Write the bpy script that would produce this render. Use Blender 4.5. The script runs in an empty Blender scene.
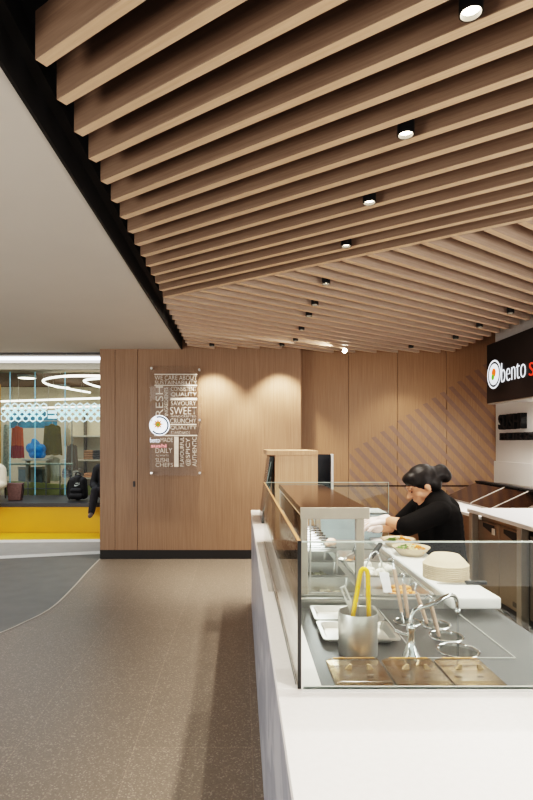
import bpy, bmesh, math, random
from mathutils import Vector, Matrix
from mathutils.geometry import tessellate_polygon
random.seed(11)
R = math.radians
scene = bpy.context.scene
COL = scene.collection
F, VX, VY, H = 540.0, 241.0, 443.0, 1.55        # focal length in pixels, vanishing point, eye height

def P(px, py, d):                                # photo pixel at a depth -> world point
    return Vector(((px - VX) * d / F, d, H - (py - VY) * d / F))

# ------------------------------------------------------------------ materials
MATS = {}
def nodes_of(name):
    m = bpy.data.materials.new(name); m.use_nodes = True
    nt = m.node_tree; b = nt.nodes['Principled BSDF']
    return m, nt, b

def srgb(r, g, b):
    f = lambda c: (c/255/12.92) if c/255 <= 0.04045 else ((c/255+0.055)/1.055)**2.4
    return (f(r), f(g), f(b), 1)

def mat(name, rgb, rough=0.5, metal=0.0, var=0.06, scale=20, bump=0.0, stretch=(1,1,1), spec=0.5, emit=None, estr=0.0, coat=0.0):
    if name in MATS: return MATS[name]
    m, nt, b = nodes_of(name)
    c = srgb(*rgb)
    tc = nt.nodes.new('ShaderNodeTexCoord'); mp = nt.nodes.new('ShaderNodeMapping'); mp.inputs['Scale'].default_value = stretch
    nz = nt.nodes.new('ShaderNodeTexNoise'); nz.inputs['Scale'].default_value = scale; nz.inputs['Detail'].default_value = 4
    cr = nt.nodes.new('ShaderNodeValToRGB')
    cr.color_ramp.elements[0].position = 0.3; cr.color_ramp.elements[1].position = 0.7
    cr.color_ramp.elements[0].color = tuple(max(0, x*(1-var)) for x in c[:3]) + (1,)
    cr.color_ramp.elements[1].color = tuple(min(1, x*(1+var)) for x in c[:3]) + (1,)
    nt.links.new(tc.outputs['Object'], mp.inputs['Vector']); nt.links.new(mp.outputs['Vector'], nz.inputs['Vector'])
    nt.links.new(nz.outputs['Fac'], cr.inputs['Fac']); nt.links.new(cr.outputs['Color'], b.inputs['Base Color'])
    b.inputs['Roughness'].default_value = rough; b.inputs['Metallic'].default_value = metal
    b.inputs['Specular IOR Level'].default_value = spec
    if coat: b.inputs['Coat Weight'].default_value = coat
    if bump:
        bp = nt.nodes.new('ShaderNodeBump'); bp.inputs['Strength'].default_value = bump; bp.inputs['Distance'].default_value = 0.01
        nt.links.new(nz.outputs['Fac'], bp.inputs['Height']); nt.links.new(bp.outputs['Normal'], b.inputs['Normal'])
    if emit:
        b.inputs['Emission Color'].default_value = srgb(*emit); b.inputs['Emission Strength'].default_value = estr
    MATS[name] = m
    return m

def wood(name, lo, hi, stretch, scale=6, rough=0.45, lines=0.5):
    if name in MATS: return MATS[name]
    m, nt, b = nodes_of(name)
    N, L = nt.nodes.new, nt.links.new
    tc = N('ShaderNodeTexCoord'); mp = N('ShaderNodeMapping'); mp.inputs['Scale'].default_value = stretch
    nz = N('ShaderNodeTexNoise'); nz.inputs['Scale'].default_value = scale; nz.inputs['Detail'].default_value = 8; nz.inputs['Roughness'].default_value = 0.65
    cr = N('ShaderNodeValToRGB'); cr.color_ramp.elements[0].position = 0.35; cr.color_ramp.elements[1].position = 0.65
    cr.color_ramp.elements[0].color = srgb(*lo); cr.color_ramp.elements[1].color = srgb(*hi)
    L(tc.outputs['Object'], mp.inputs['Vector']); L(mp.outputs['Vector'], nz.inputs['Vector']); L(nz.outputs['Fac'], cr.inputs['Fac'])
    n2 = N('ShaderNodeTexNoise'); n2.inputs['Scale'].default_value = 0.8; n2.inputs['Detail'].default_value = 2
    L(tc.outputs['Object'], n2.inputs['Vector'])
    mx = N('ShaderNodeMix'); mx.data_type = 'RGBA'; mx.blend_type = 'MULTIPLY'; mx.inputs['Factor'].default_value = 0.25
    L(cr.outputs['Color'], mx.inputs['A']); L(n2.outputs['Color'], mx.inputs['B'])
    hs = N('ShaderNodeHueSaturation'); hs.inputs['Saturation'].default_value = 0
    L(n2.outputs['Color'], hs.inputs['Color']); L(hs.outputs['Color'], mx.inputs['B'])
    L(mx.outputs['Result'], b.inputs['Base Color'])
    b.inputs['Roughness'].default_value = rough; b.inputs['Specular IOR Level'].default_value = 0.35
    MATS[name] = m
    return m

def thin_glass(name, tint=(0.93, 0.97, 0.95), rough=0.0, ior=1.45, gain=1.0):
    if name in MATS: return MATS[name]
    m = bpy.data.materials.new(name); m.use_nodes = True; nt = m.node_tree
    nt.nodes.clear(); N, L = nt.nodes.new, nt.links.new
    out = N('ShaderNodeOutputMaterial'); mix = N('ShaderNodeMixShader'); tr = N('ShaderNodeBsdfTransparent'); gl = N('ShaderNodeBsdfGlossy')
    fr = N('ShaderNodeFresnel'); fr.inputs['IOR'].default_value = ior
    mu = N('ShaderNodeMath'); mu.operation = 'MULTIPLY'; mu.inputs[1].default_value = gain; mu.use_clamp = True
    tr.inputs['Color'].default_value = tint + (1,); gl.inputs['Roughness'].default_value = rough
    L(fr.outputs['Fac'], mu.inputs[0]); L(mu.outputs[0], mix.inputs['Fac']); L(tr.outputs[0], mix.inputs[1]); L(gl.outputs[0], mix.inputs[2]); L(mix.outputs[0], out.inputs['Surface'])
    MATS[name] = m
    return m

def emis(name, rgb, strength):
    if name in MATS: return MATS[name]
    m = bpy.data.materials.new(name); m.use_nodes = True; nt = m.node_tree; nt.nodes.clear()
    out = nt.nodes.new('ShaderNodeOutputMaterial'); e = nt.nodes.new('ShaderNodeEmission')
    e.inputs['Color'].default_value = srgb(*rgb); e.inputs['Strength'].default_value = strength
    nt.links.new(e.outputs[0], out.inputs['Surface']); MATS[name] = m
    return m

W_WALL = wood('oak_veneer_vertical', (136,106,83), (157,127,103), (55,55,0.7), 3)
W_FAR = wood('oak_veneer_far', (146,111,82), (168,132,101), (55,55,0.7), 3)
W_SLAT_SHADED = wood('oak_slat_shaded', (122,98,81), (143,119,100), (0.8,26,26), 3, 0.5)  # near field sides: shade put into a darker copy of the oak
W_SLAT_BOTTOM_LIT = wood('oak_slat_lit_bottom', (214,180,149), (232,200,170), (0.8,26,26), 3, 0.5)  # undersides: light bounced off the floor painted in as paler oak
W_POD  = wood('oak_podium', (192,152,120), (212,174,142), (55,55,0.8), 3)
BLACK  = mat('matte_black', (18,17,17), 0.6)
BLACKP = mat('black_plastic', (14,14,15), 0.35)
CEILBL = mat('black_ceiling_void', (10,9,9), 0.9)
SOFFIT = mat('warm_white_plaster', (205,199,190), 0.85, var=0.02, scale=2)
WHITE  = mat('white_paint', (226,222,216), 0.6, var=0.02, scale=3)
QUARTZ = mat('white_quartz', (244,242,240), 0.3, var=0.03, scale=60)
STEEL  = mat('brushed_steel', (196,194,190), 0.28, 1.0, var=0.05, scale=30, stretch=(1,40,1))
STEELD = mat('deck_steel', (86,87,88), 0.36, 1.0, var=0.06, scale=4)
STEELM = mat('mirror_steel', (120,105,95), 0.12, 1.0, var=0.03)
STEELF = mat('fridge_steel', (150,138,124), 0.33, 1.0, var=0.07, scale=14, stretch=(1,1,20))
GREYMT = mat('grey_metal_frame', (172,166,158), 0.4, 0.7, var=0.04)
CHROME = mat('chrome', (225,228,230), 0.06, 1.0, var=0.01)
GLASS  = thin_glass('clear_glass')
GLASSC = thin_glass('case_glass', (0.965,0.975,0.97))
STEELP = mat('beige_steel', (172,164,152), 0.4, 0.9, var=0.04)
ACRYL  = thin_glass('acrylic_sheet', (0.975,0.972,0.97), 0.02, 1.35, 0.8)
GEDGE  = mat('pale_glass_edge', (176,190,182), 0.15, var=0.05)
LENSM  = emis('lamp_lens', (255,236,205), 14)

# marble side panel, terrazzo floor, polished concrete
def marble():
    m, nt, b = nodes_of('grey_veined_stone'); N, L = nt.nodes.new, nt.links.new
    tc = N('ShaderNodeTexCoord'); nz = N('ShaderNodeTexNoise'); nz.inputs['Scale'].default_value = 2.0; nz.inputs['Detail'].default_value = 7; nz.inputs['Distortion'].default_value = 1.8
    cr = N('ShaderNodeValToRGB'); e = cr.color_ramp.elements
    e[0].position = 0.38; e[0].color = srgb(150,154,164); e[1].position = 0.6; e[1].color = srgb(164,167,175)
    x = e.new(0.5); x.color = srgb(130,135,147)
    L(tc.outputs['Object'], nz.inputs['Vector']); L(nz.outputs['Fac'], cr.inputs['Fac']); L(cr.outputs['Color'], b.inputs['Base Color'])
    b.inputs['Roughness'].default_value = 0.35
    return m
MARBLE = marble()

def terrazzo():
    m, nt, b = nodes_of('brown_terrazzo_tile'); N, L = nt.nodes.new, nt.links.new
    tc = N('ShaderNodeTexCoord')
    vo = N('ShaderNodeTexVoronoi'); vo.inputs['Scale'].default_value = 150
    cr = N('ShaderNodeValToRGB'); e = cr.color_ramp.elements
    e[0].position = 0.0; e[0].color = srgb(110,101,91); e[1].position = 1.0; e[1].color = srgb(122,112,101)
    x = e.new(0.80); x.color = srgb(119,109,98); y = e.new(0.93); y.color = srgb(150,140,128)
    sep = N('ShaderNodeSeparateColor')
    L(tc.outputs['Object'], vo.inputs['Vector']); L(vo.outputs['Color'], sep.inputs['Color']); L(sep.outputs[0], cr.inputs['Fac'])
    nz = N('ShaderNodeTexNoise'); nz.inputs['Scale'].default_value = 260; nz.inputs['Detail'].default_value = 2
    L(tc.outputs['Object'], nz.inputs['Vector'])
    mx = N('ShaderNodeMix'); mx.data_type = 'RGBA'; mx.blend_type = 'OVERLAY'; mx.inputs['Factor'].default_value = 0.45
    hs = N('ShaderNodeHueSaturation'); hs.inputs['Saturation'].default_value = 0
    L(nz.outputs['Color'], hs.inputs['Color']); L(cr.outputs['Color'], mx.inputs['A']); L(hs.outputs['Color'], mx.inputs['B'])
    br = N('ShaderNodeTexBrick'); br.offset = 0.5; br.inputs['Scale'].default_value = 1.0
    br.inputs['Mortar Size'].default_value = 0.0025; br.inputs['Brick Width'].default_value = 1.2; br.inputs['Row Height'].default_value = 0.6
    br.inputs['Color1'].default_value = (1,1,1,1); br.inputs['Color2'].default_value = (0.93,0.93,0.93,1); br.inputs['Mortar'].default_value = (1.25,1.22,1.2,1)
    mp = N('ShaderNodeMapping'); mp.inputs['Rotation'].default_value = (0,0,R(90)); mp.inputs['Location'].default_value = (0.35,-0.057,0)
    L(tc.outputs['Object'], mp.inputs['Vector']); L(mp.outputs['Vector'], br.inputs['Vector'])
    m2 = N('ShaderNodeMix'); m2.data_type = 'RGBA'; m2.blend_type = 'MULTIPLY'; m2.inputs['Factor'].default_value = 1
    L(mx.outputs['Result'], m2.inputs['A']); L(br.outputs['Color'], m2.inputs['B']); L(m2.outputs['Result'], b.inputs['Base Color'])
    b.inputs['Roughness'].default_value = 0.42; b.inputs['Specular IOR Level'].default_value = 0.35
    return m
TERRAZZO = terrazzo()
CONCRETE = mat('dark_concrete', (92,92,89), 0.5, var=0.12, scale=5)
CONCL = mat('light_concrete', (150,150,147), 0.5, var=0.06, scale=5)

# ------------------------------------------------------------------ mesh builder
class MB:
    def __init__(s): s.bm = bmesh.new()
    def _bev(s, vs, bev, seg=2):
        if bev <= 0: return
        es = {e for v in vs for e in v.link_edges}
        bmesh.ops.bevel(s.bm, geom=list(es), offset=bev, segments=seg, profile=0.5, affect='EDGES', clamp_overlap=True)
    def box(s, x0, x1, y0, y1, z0, z1, bev=0.0, M=None, seg=2):
        co = [(x,y,z) for x in (x0,x1) for y in (y0,y1) for z in (z0,z1)]
        vs = [s.bm.verts.new((M @ Vector(c)) if M else c) for c in co]
        for f in ((0,1,3,2),(4,6,7,5),(0,4,5,1),(2,3,7,6),(0,2,6,4),(1,5,7,3)): s.bm.faces.new([vs[i] for i in f])
        s._bev(vs, bev, seg); return s
    def hexa(s, pts, bev=0.0):      # 8 points ordered like box
        vs = [s.bm.verts.new(c) for c in pts]
        for f in ((0,1,3,2),(4,6,7,5),(0,4,5,1),(2,3,7,6),(0,2,6,4),(1,5,7,3)): s.bm.faces.new([vs[i] for i in f])
        s._bev(vs, bev); return s
    def lathe(s, prof, c=(0,0,0), n=32, M=None, cap0=False, cap1=False):
        rings = []
        for r, z in prof:
            ring = []
            for i in range(n):
                a = 2*math.pi*i/n; p = Vector((r*math.cos(a), r*math.sin(a), z))
                p = (M @ p) if M else p + Vector(c)
                ring.append(s.bm.verts.new(p))
            rings.append(ring)
        for a, b in zip(rings, rings[1:]):
            for i in range(n):
                s.bm.faces.new((a[i], a[(i+1)%n], b[(i+1)%n], b[i]))
        if cap0: s.bm.faces.new(list(reversed(rings[0])))
        if cap1: s.bm.faces.new(rings[-1])
        return s
    def tube(s, pts, r, n=10, caps=True):
        pts = [Vector(p) for p in pts]; rs = r if isinstance(r, (list,tuple)) else [r]*len(pts)
        rings = []; up = None
        for i, p in enumerate(pts):
            t = (pts[min(i+1,len(pts)-1)] - pts[max(i-1,0)]).normalized()
            if up is None:
                up = Vector((0,0,1)) if abs(t.z) < 0.9 else Vector((1,0,0))
            a = t.cross(up).normalized(); b = a.cross(t).normalized(); up = b
            rings.append([s.bm.verts.new(p + rs[i]*(math.cos(2*math.pi*k/n)*a + math.sin(2*math.pi*k/n)*b)) for k in range(n)])
        for A, B in zip(rings, rings[1:]):
            for i in range(n): s.bm.faces.new((A[i], A[(i+1)%n], B[(i+1)%n], B[i]))
        if caps: s.bm.faces.new(list(reversed(rings[0]))); s.bm.faces.new(rings[-1])
        return s
    def poly(s, pts, off=None):     # flat polygon, extruded by off
        a = [s.bm.verts.new(p) for p in pts]
        s.bm.faces.new(a)
        if off is not None:
            o = Vector(off); b = [s.bm.verts.new(Vector(p)+o) for p in pts]
            s.bm.faces.new(list(reversed(b)))
            for i in range(len(a)):
                j = (i+1) % len(a); s.bm.faces.new((a[j], a[i], b[i], b[j]))
        return s
    def holed(s, outer, holes, thick=0.0):
        loops = [[Vector(p) for p in outer]] + [[Vector(p) for p in h] for h in holes]
        flat = [p for l in loops for p in l]; vs = [s.bm.verts.new(p) for p in flat]
        for t in tessellate_polygon(loops): 
            try: s.bm.faces.new([vs[i] for i in t])
            except ValueError: pass
        return s
    def ball(s, c, r, seg=16, M=None):
        r = r if isinstance(r, (tuple,list)) else (r,r,r)
        c = Vector(c); nv = max(5, seg//2); bm = s.bm
        f = (lambda p: c + (M @ p)) if M else (lambda p: c + p)
        rings = []
        for j in range(1, nv):
            t = math.pi*j/nv; st, ct = math.sin(t), math.cos(t)
            rings.append([bm.verts.new(f(Vector((r[0]*st*math.cos(2*math.pi*i/seg), r[1]*st*math.sin(2*math.pi*i/seg), r[2]*ct)))) for i in range(seg)])
        top, bot = bm.verts.new(f(Vector((0,0,r[2])))), bm.verts.new(f(Vector((0,0,-r[2]))))
        for i in range(seg):
            k = (i+1) % seg
            bm.faces.new((top, rings[0][i], rings[0][k])); bm.faces.new((bot, rings[-1][k], rings[-1][i]))
            for A, B in zip(rings, rings[1:]): bm.faces.new((A[i], B[i], B[k], A[k]))
        return s
    def build(s, name, m, parent=None, smooth=None, loc=None):
        bmesh.ops.recalc_face_normals(s.bm, faces=s.bm.faces)
        me = bpy.data.meshes.new(name); s.bm.to_mesh(me); s.bm.free()
        if m: me.materials.append(m)
        if smooth is not None:
            for p in me.polygons: p.use_smooth = True
            if smooth > 0: me.set_sharp_from_angle(angle=R(smooth))
        o = bpy.data.objects.new(name, me); COL.objects.link(o)
        if parent:
            o.parent = parent
            o.matrix_parent_inverse = Matrix.Translation(parent.location).inverted() if parent.type == 'EMPTY' and not parent.parent else Matrix()
        return o

def tag(o, label, cat, group=None, kind=None):
    if label: o['label'] = label
    if cat: o['category'] = cat
    if group: o['group'] = group
    if kind: o['kind'] = kind
    return o
def thing(name, label, cat, loc=(0,0,0), group=None):
    o = bpy.data.objects.new(name, None); COL.objects.link(o); o.location = loc; o.empty_display_size = 0.05
    return tag(o, label, cat, group)
def struct(o): o['kind'] = 'structure'; return o
def copy_tree(o, parent=None):
    c = o.copy(); COL.objects.link(c)
    if parent: c.parent = parent
    for ch in list(o.children): copy_tree(ch, c)
    return c
ORD = ['first','second','third','fourth','fifth','sixth','seventh','eighth','ninth','tenth','eleventh','twelfth','thirteenth','fourteenth','fifteenth','sixteenth','seventeenth','eighteenth','nineteenth','twentieth',
       'twenty-first','twenty-second','twenty-third','twenty-fourth','twenty-fifth','twenty-sixth','twenty-seventh','twenty-eighth','twenty-ninth','thirtieth','thirty-first','thirty-second','thirty-third','thirty-fourth','thirty-fifth','thirty-sixth']

def text_bm(mb, body, M, w, h, depth=0.0, bold=0.0):
    """text fitted to a w x h box whose lower-left corner is the origin of M; x right, y up, extruded along z"""
    cu = bpy.data.curves.new('t', 'FONT'); cu.body = body; cu.size = 1; cu.extrude = 0.5 if depth else 0; cu.offset = bold; cu.resolution_u = 3
    o = bpy.data.objects.new('t', cu); COL.objects.link(o)
    dg = bpy.context.evaluated_depsgraph_get(); me = bpy.data.meshes.new_from_object(o.evaluated_get(dg))
    xs = [v.co.x for v in me.vertices]; ys = [v.co.y for v in me.vertices]
    x0, x1, y0, y1 = min(xs), max(xs), min(ys), max(ys)
    sx = w/(x1-x0); sy = h/(y1-y0)
    for v in me.vertices:
        v.co = M @ Vector(((v.co.x-x0)*sx, (v.co.y-y0)*sy, (v.co.z+0.5)*depth if depth else 0))
    mb.bm.from_mesh(me)
    bpy.data.objects.remove(o); bpy.data.curves.remove(cu); bpy.data.meshes.remove(me)

def blob(name, caps, m, parent=None, voxel=0.01, smooth=6, mats=None):
    """one continuous surface grown over tapered capsules (p0,r0,p1,r1) or ellipsoids (center, (rx,ry,rz), matrix)"""
    mb = MB()
    for c in caps:
        if len(c) == 4:
            p0, r0, p1, r1 = Vector(c[0]), c[1], Vector(c[2]), c[3]
            n = max(2, int((p1-p0).length/(0.45*min(r0,r1)))+1)
            n = min(n, 26)
            for i in range(n+1):
                t = i/n; mb.ball(p0.lerp(p1,t), r0+(r1-r0)*t, 12)
        else:
            mb.ball(c[0], c[1], 20, c[2] if len(c) > 2 else None)
    o = mb.build(name, m)
    md = o.modifiers.new('r','REMESH'); md.mode = 'VOXEL'; md.voxel_size = voxel
    if smooth:
        ms = o.modifiers.new('s','SMOOTH'); ms.iterations = smooth; ms.factor = 0.5
    dg = bpy.context.evaluated_depsgraph_get()
    me = bpy.data.meshes.new_from_object(o.evaluated_get(dg))
    old = o.data; o.modifiers.clear(); o.data = me; bpy.data.meshes.remove(old)
    for p in me.polygons: p.use_smooth = True
    if parent:
        o.parent = parent; o.matrix_parent_inverse = Matrix.Translation(parent.location).inverted()
    return o

# ------------------------------------------------------------------ camera
cam = bpy.data.cameras.new('camera'); co = bpy.data.objects.new('camera', cam); COL.objects.link(co)
co.location = (0,0,H); co.rotation_euler = (R(90),0,0)
cam.sensor_fit = 'VERTICAL'; cam.sensor_height = 36; cam.lens = 36*F/800
cam.shift_x = (266.5-VX)/800; cam.shift_y = (VY-400)/800
cam.clip_start = 0.05
scene.camera = co

ZS = 2.80          # underside of the slats
ZC = 3.12          # black ceiling above them
DW, DW2 = 7.22, 7.54

# ------------------------------------------------------------------ setting
curve = [(-1.885,DW), (-1.85,6.5), (-1.80,5.8), (-1.78,5.1), (-1.87,4.68), (-2.03,4.3), (-2.6,3.5), (-3.6,2.6), (-5.5,1.5)]
def smooth_curve(pts, n=6):
    out = []
    for i in range(len(pts)-1):
        p0 = pts[max(i-1,0)]; p1 = pts[i]; p2 = pts[i+1]; p3 = pts[min(i+2,len(pts)-1)]
        for k in range(n):
            t = k/n
            out.append(tuple(0.5*((2*p1[a])+(-p0[a]+p2[a])*t+(2*p0[a]-5*p1[a]+4*p2[a]-p3[a])*t*t+(-p0[a]+3*p1[a]-3*p2[a]+p3[a])*t**3) for a in range(len(p1))))
    out.append(tuple(pts[-1])); return out
cv = smooth_curve(curve)
tile = [(x,y,0) for x,y in cv] + [(-5.5,-3,0),(4.2,-3,0),(4.2,8.3,0),(-1.885,8.3,0)]
mb = MB(); mb.holed(tile, []); struct(mb.build('floor', TERRAZZO))
corr = [(x,y,0) for x,y in cv] + [(-12,1.5,0),(-12,16,0),(-1.885,16,0)]
mb = MB(); mb.holed(corr, []); struct(mb.build('floor', CONCRETE))
# pale bands in the corridor floor
def band(name, m, lo, hi, z=0.003):
    pts = [(x,y,z) for x,y in lo] + [(x,y,z) for x,y in reversed(hi)]
    mb = MB(); mb.poly(pts); return struct(mb.build(name, m))
band('trim_1', mat('white_floor_band', (214,214,210), 0.5), [(-6,8.28),(-1.9,8.46)], [(-6,8.52),(-1.9,8.72)])
band('trim_2', mat('white_floor_band', (214,214,210), 0.5), [(-6,6.85),(-4,7.02),(-1.9,7.55)], [(-6,7.05),(-4,7.22),(-1.9,7.78)])
band('trim_3', CONCL, [(-6,7.05),(-4,7.22),(-1.9,7.78)], [(-6,8.28),(-4,8.37),(-1.9,8.46)], 0.002)
band('trim_4', mat('yellow_floor', (222,172,30), 0.5), [(-6,8.52),(-1.9,8.72)], [(-6,9.3),(-1.9,9.3)])
mb = MB(); [mb.poly([(a[0]-.009,a[1],.003),(a[0]+.009,a[1],.003),(b[0]+.009,b[1],.003),(b[0]-.009,b[1],.003)]) for a,b in zip(cv,cv[1:])]; struct(mb.build('trim_5', mat('pale_metal_strip',(190,184,174),.4)))

def panelled(name, x0, x1, y0, y1, z0, z1, seams, m, gap=0.006):
    """a wall whose front (low-y) face is split into veneer panels with shadow gaps"""
    mb = MB(); edges = [x0] + seams + [x1]
    for a, b in zip(edges, edges[1:]):
        mb.box(a + (gap/2 if a != x0 else 0), b - (gap/2 if b != x1 else 0), y0, y0+0.02, z0, z1)
    o = struct(mb.build(name, m))
    mb = MB(); mb.box(x0, x1, y0+0.0201, y1, z0, z1); c = mb.build('wall_core', mat('dark_core', (24,18,14), 0.9), o)
    return o
sc = F/DW
xl = lambda px: (px-VX)*DW/F
WL = panelled('wall_back', xl(100), xl(301), DW, 8.3, 0.12, ZC, [xl(115), xl(137.5)], W_WALL)
x2 = lambda px: (px-VX)*DW2/F
zseam = H - (486-VY)*DW2/F
mb = MB()
ed = [xl(301), x2(348.5), x2(397.5), x2(446.5), 3.56]
for a, b in zip(ed, ed[1:]):
    for za, zb in ((0.12, zseam-0.010), (zseam+0.010, ZC)):
        mb.box(a+0.003, b-0.003, DW2, DW2+0.02, za, zb)
WR = struct(mb.build('wall_back', W_FAR))
mb = MB(); mb.box(xl(301), 3.56, DW2+0.0201, 8.3, 0, ZC); mb.build('wall_core', mat('dark_core', (24,18,14), 0.9), WR)
# the slanted stripes on the far panels
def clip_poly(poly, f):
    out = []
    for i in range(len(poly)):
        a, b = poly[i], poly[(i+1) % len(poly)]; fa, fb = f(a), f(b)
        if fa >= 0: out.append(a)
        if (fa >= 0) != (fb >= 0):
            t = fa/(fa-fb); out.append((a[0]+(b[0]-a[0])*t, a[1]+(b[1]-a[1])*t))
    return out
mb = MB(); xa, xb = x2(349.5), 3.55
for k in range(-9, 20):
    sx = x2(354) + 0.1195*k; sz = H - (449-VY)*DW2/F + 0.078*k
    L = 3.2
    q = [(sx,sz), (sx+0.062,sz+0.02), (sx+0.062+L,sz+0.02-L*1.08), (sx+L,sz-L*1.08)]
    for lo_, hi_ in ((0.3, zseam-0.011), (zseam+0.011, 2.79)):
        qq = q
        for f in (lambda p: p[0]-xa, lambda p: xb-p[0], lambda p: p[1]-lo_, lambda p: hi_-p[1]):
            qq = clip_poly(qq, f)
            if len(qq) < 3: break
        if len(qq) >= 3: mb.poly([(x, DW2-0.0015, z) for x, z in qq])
mb.build('wall_stripes', mat('grey_violet_stripe', (128,100,86), 0.5), WR)  # grey-violet stripes, flat polygons just in front of the panels
mb = MB(); mb.box(xl(100), xl(301), DW-0.004, 8.0, 0, 0.12); struct(mb.build('baseboard_back', BLACK))
mb = MB(); mb.box(xl(301), 3.56, DW2-0.004, 8.0, 0, 0.12); struct(mb.build('baseboard_back', BLACK))
# flush door pull
d1 = thing('door_pull', 'small black recessed pull on the narrow oak panel left of the acrylic sign', 'door handle', (xl(134.3), DW, 1.0))
mb = MB(); mb.box(xl(133.2), xl(135.2), DW-0.012, DW, 0.965, 1.04, 0.003); mb.build('pull_plate', BLACKP, d1)
mb = MB(); mb.box(xl(133.8), xl(134.6), DW-0.016, DW-0.012, 0.98, 1.025, 0.001); mb.build('pull_grip', BLACK, d1)

mb = MB(); mb.box(3.56, 3.75, -1, 8.3, 0, ZC); struct(mb.build('wall_right', WHITE))
mb = MB(); mb.box(3.53, 3.56, 2.6, DW2, 0.0, 1.30, 0.004); struct(mb.build('trim_6', WHITE))
mb = MB(); mb.box(3.0, 3.56, 0.4, 6.37, 2.03, ZC); struct(mb.build('wall_bulkhead', mat('grey_bulkhead', (176,172,168), 0.7)))
# ceilings
mb = MB(); mb.box(-0.8, 3.75, -3, 8.3, ZC, ZC+0.1); struct(mb.build('ceiling', CEILBL))
mb = MB(); mb.box(-7, -0.8, -3, 7.5, 2.807, 2.84); struct(mb.build('ceiling', SOFFIT))
mb = MB(); mb.box(-0.80, -0.785, -3, DW, 2.80, ZC); mb.box(-0.785,-0.74,-3,DW,2.93,2.96); struct(mb.build('trim_7', BLACK))

# ------------------------------------------------------------------ ceiling slats
a1, a2 = R(-35.6), R(35.6)
u1 = Vector((math.cos(a1), math.sin(a1))); n1 = Vector((-math.sin(a1), math.cos(a1)))
u2 = Vector((math.cos(a2), math.sin(a2))); n2 = Vector((-math.sin(a2), math.cos(a2)))
SW, SH = 0.044, 0.16
W_SLAT_LIT = wood('oak_slat_lit_side', (186,160,142), (206,182,164), (0.8,26,26), 3, 0.5)  # far field sides: light from the right front put into paler oak
def slat(start, ang, length, label, group):
    mb = MB(); mb.box(0, length, 0, SW, 0, SH, 0.0015, seg=1)
    o = mb.build('ceiling_slat', W_SLAT_SHADED if ang < 0 else W_SLAT_LIT); o.data.materials.append(W_SLAT_BOTTOM_LIT)
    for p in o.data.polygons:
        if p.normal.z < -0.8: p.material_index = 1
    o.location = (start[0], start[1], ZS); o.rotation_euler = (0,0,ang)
    tag(o, label, 'ceiling slat', group); return o
XL = -0.672
c1_0 = n1.dot(Vector((XL, 4.62)))
sp1 = 0.1660
for k in range(15):
    y = 4.62 - 0.2042*k
    Lg = (2.93 - XL)/math.cos(a1)
    lab = 'oak ceiling slat butted by the chevron joint, last of the near field' if k == 0 else \
          ('topmost and nearest oak ceiling slat, at the top left of the photo' if k == 14 else
           'oak slat of the near ceiling field, %s in front of the chevron joint' % ORD[k-1])
    slat((XL, y), a1, Lg, lab, 'near ceiling slats')
zone2 = []
k = -10
while True:
    c = 1.885 + 0.172*k; k += 1
    # intersection with joint line (points p with n1.p = c1_0 - gap)
    cj = c1_0 + SW + 0.012
    det = n1.x*n2.y - n1.y*n2.x
    px = (cj*n2.y - n1.y*(c+SW))/det; py = (n1.x*(c+SW) - cj*n2.x)/det
    p = Vector((px,py)) - n2*SW
    if p.x < XL:
        t = (XL - p.x)/u2.x; p = p + u2*t
    if p.y > 7.15: break
    t_end = (2.93 - p.x)/u2.x
    ye = (DW-0.02 - p.y - 0.05)/u2.y
    e = p + u2*ye
    if e.x > xl(301)+0.02: ye = (DW2-0.02 - p.y - 0.05)/u2.y
    else:
        pass
    t = min(t_end, ye)
    if t > 0.15: zone2.append((p, t))
zone2 = zone2[:]
for i, (p, t) in enumerate(zone2):
    lab = 'oak slat of the far ceiling field, %s counted from the right side' % ORD[i]
    if i == len(zone2)-1: lab = 'last short oak slat of the far ceiling field, at the oak wall'
    slat(p, a2, t, lab, 'far ceiling slats')

# ------------------------------------------------------------------ downlights
def in_gap(x, y):
    j = n1.dot(Vector((x,y)))
    if j < c1_0 + 0.06:      # middle of the nearest gap between two slats of the near field
        kk = round((c1_0 + SW + (sp1-SW)/2 - j)/sp1)
        y += (c1_0 + SW + (sp1-SW)/2 - kk*sp1 - j)/n1.y
    else:
        c = n2.dot(Vector((x,y))); g0 = 1.885 + SW + (0.172-SW)/2; kk = round((c-g0)/0.172)
        y += (g0 + kk*0.172 - c)/n2.y
    return x, y
def downlight(x, y, label, power, group, spot=True, size=75, zb=2.782, aim=None):
    t = thing('downlight', label, 'downlight', (x,y,zb), group)
    r = 0.033
    mb = MB(); mb.lathe([(r-0.006,0.03),(r-0.004,0.0),(r,0.0),(r,0.2)], (x,y,zb), 24, cap1=True); mb.build('housing', BLACKP, t, 40)
    mb = MB(); mb.lathe([(0.0005,0.016),(r-0.005,0.016)], (x,y,zb), 24, cap0=True); mb.build('lens', LENSM, t, 40)
    if spot:
        L = bpy.data.lights.new('lamp','SPOT'); L.energy = power; L.color = (1.0,0.89,0.76); L.spot_size = R(size); L.spot_blend = 0.6; L.shadow_soft_size = 0.03
        lo = bpy.data.objects.new('lamp', L); COL.objects.link(lo); lo.location = (x,y,zb-0.01)
        if aim: lo.rotation_euler = (Vector(aim)-lo.location).to_track_quat('-Z','Y').to_euler()
    return t
rowA = [1.47,2.12,2.74,3.35,4.19,4.76,5.33,5.95,6.53]
for i, y in enumerate(rowA):
    x, yy = in_gap(0.66, y)
    downlight(x, yy, 'black cylinder downlight of the long row over the counter, %s from the top' % ORD[i], 62, 'downlights over the counter')
for y, lab in ((0.90,'black downlight over the near end of the white counter, just above the frame'),(0.35,'black downlight beside the camera, first of the row over the counter')):
    x, yy = in_gap(0.66, y); downlight(x, yy, lab, 62, 'downlights over the counter')
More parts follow.
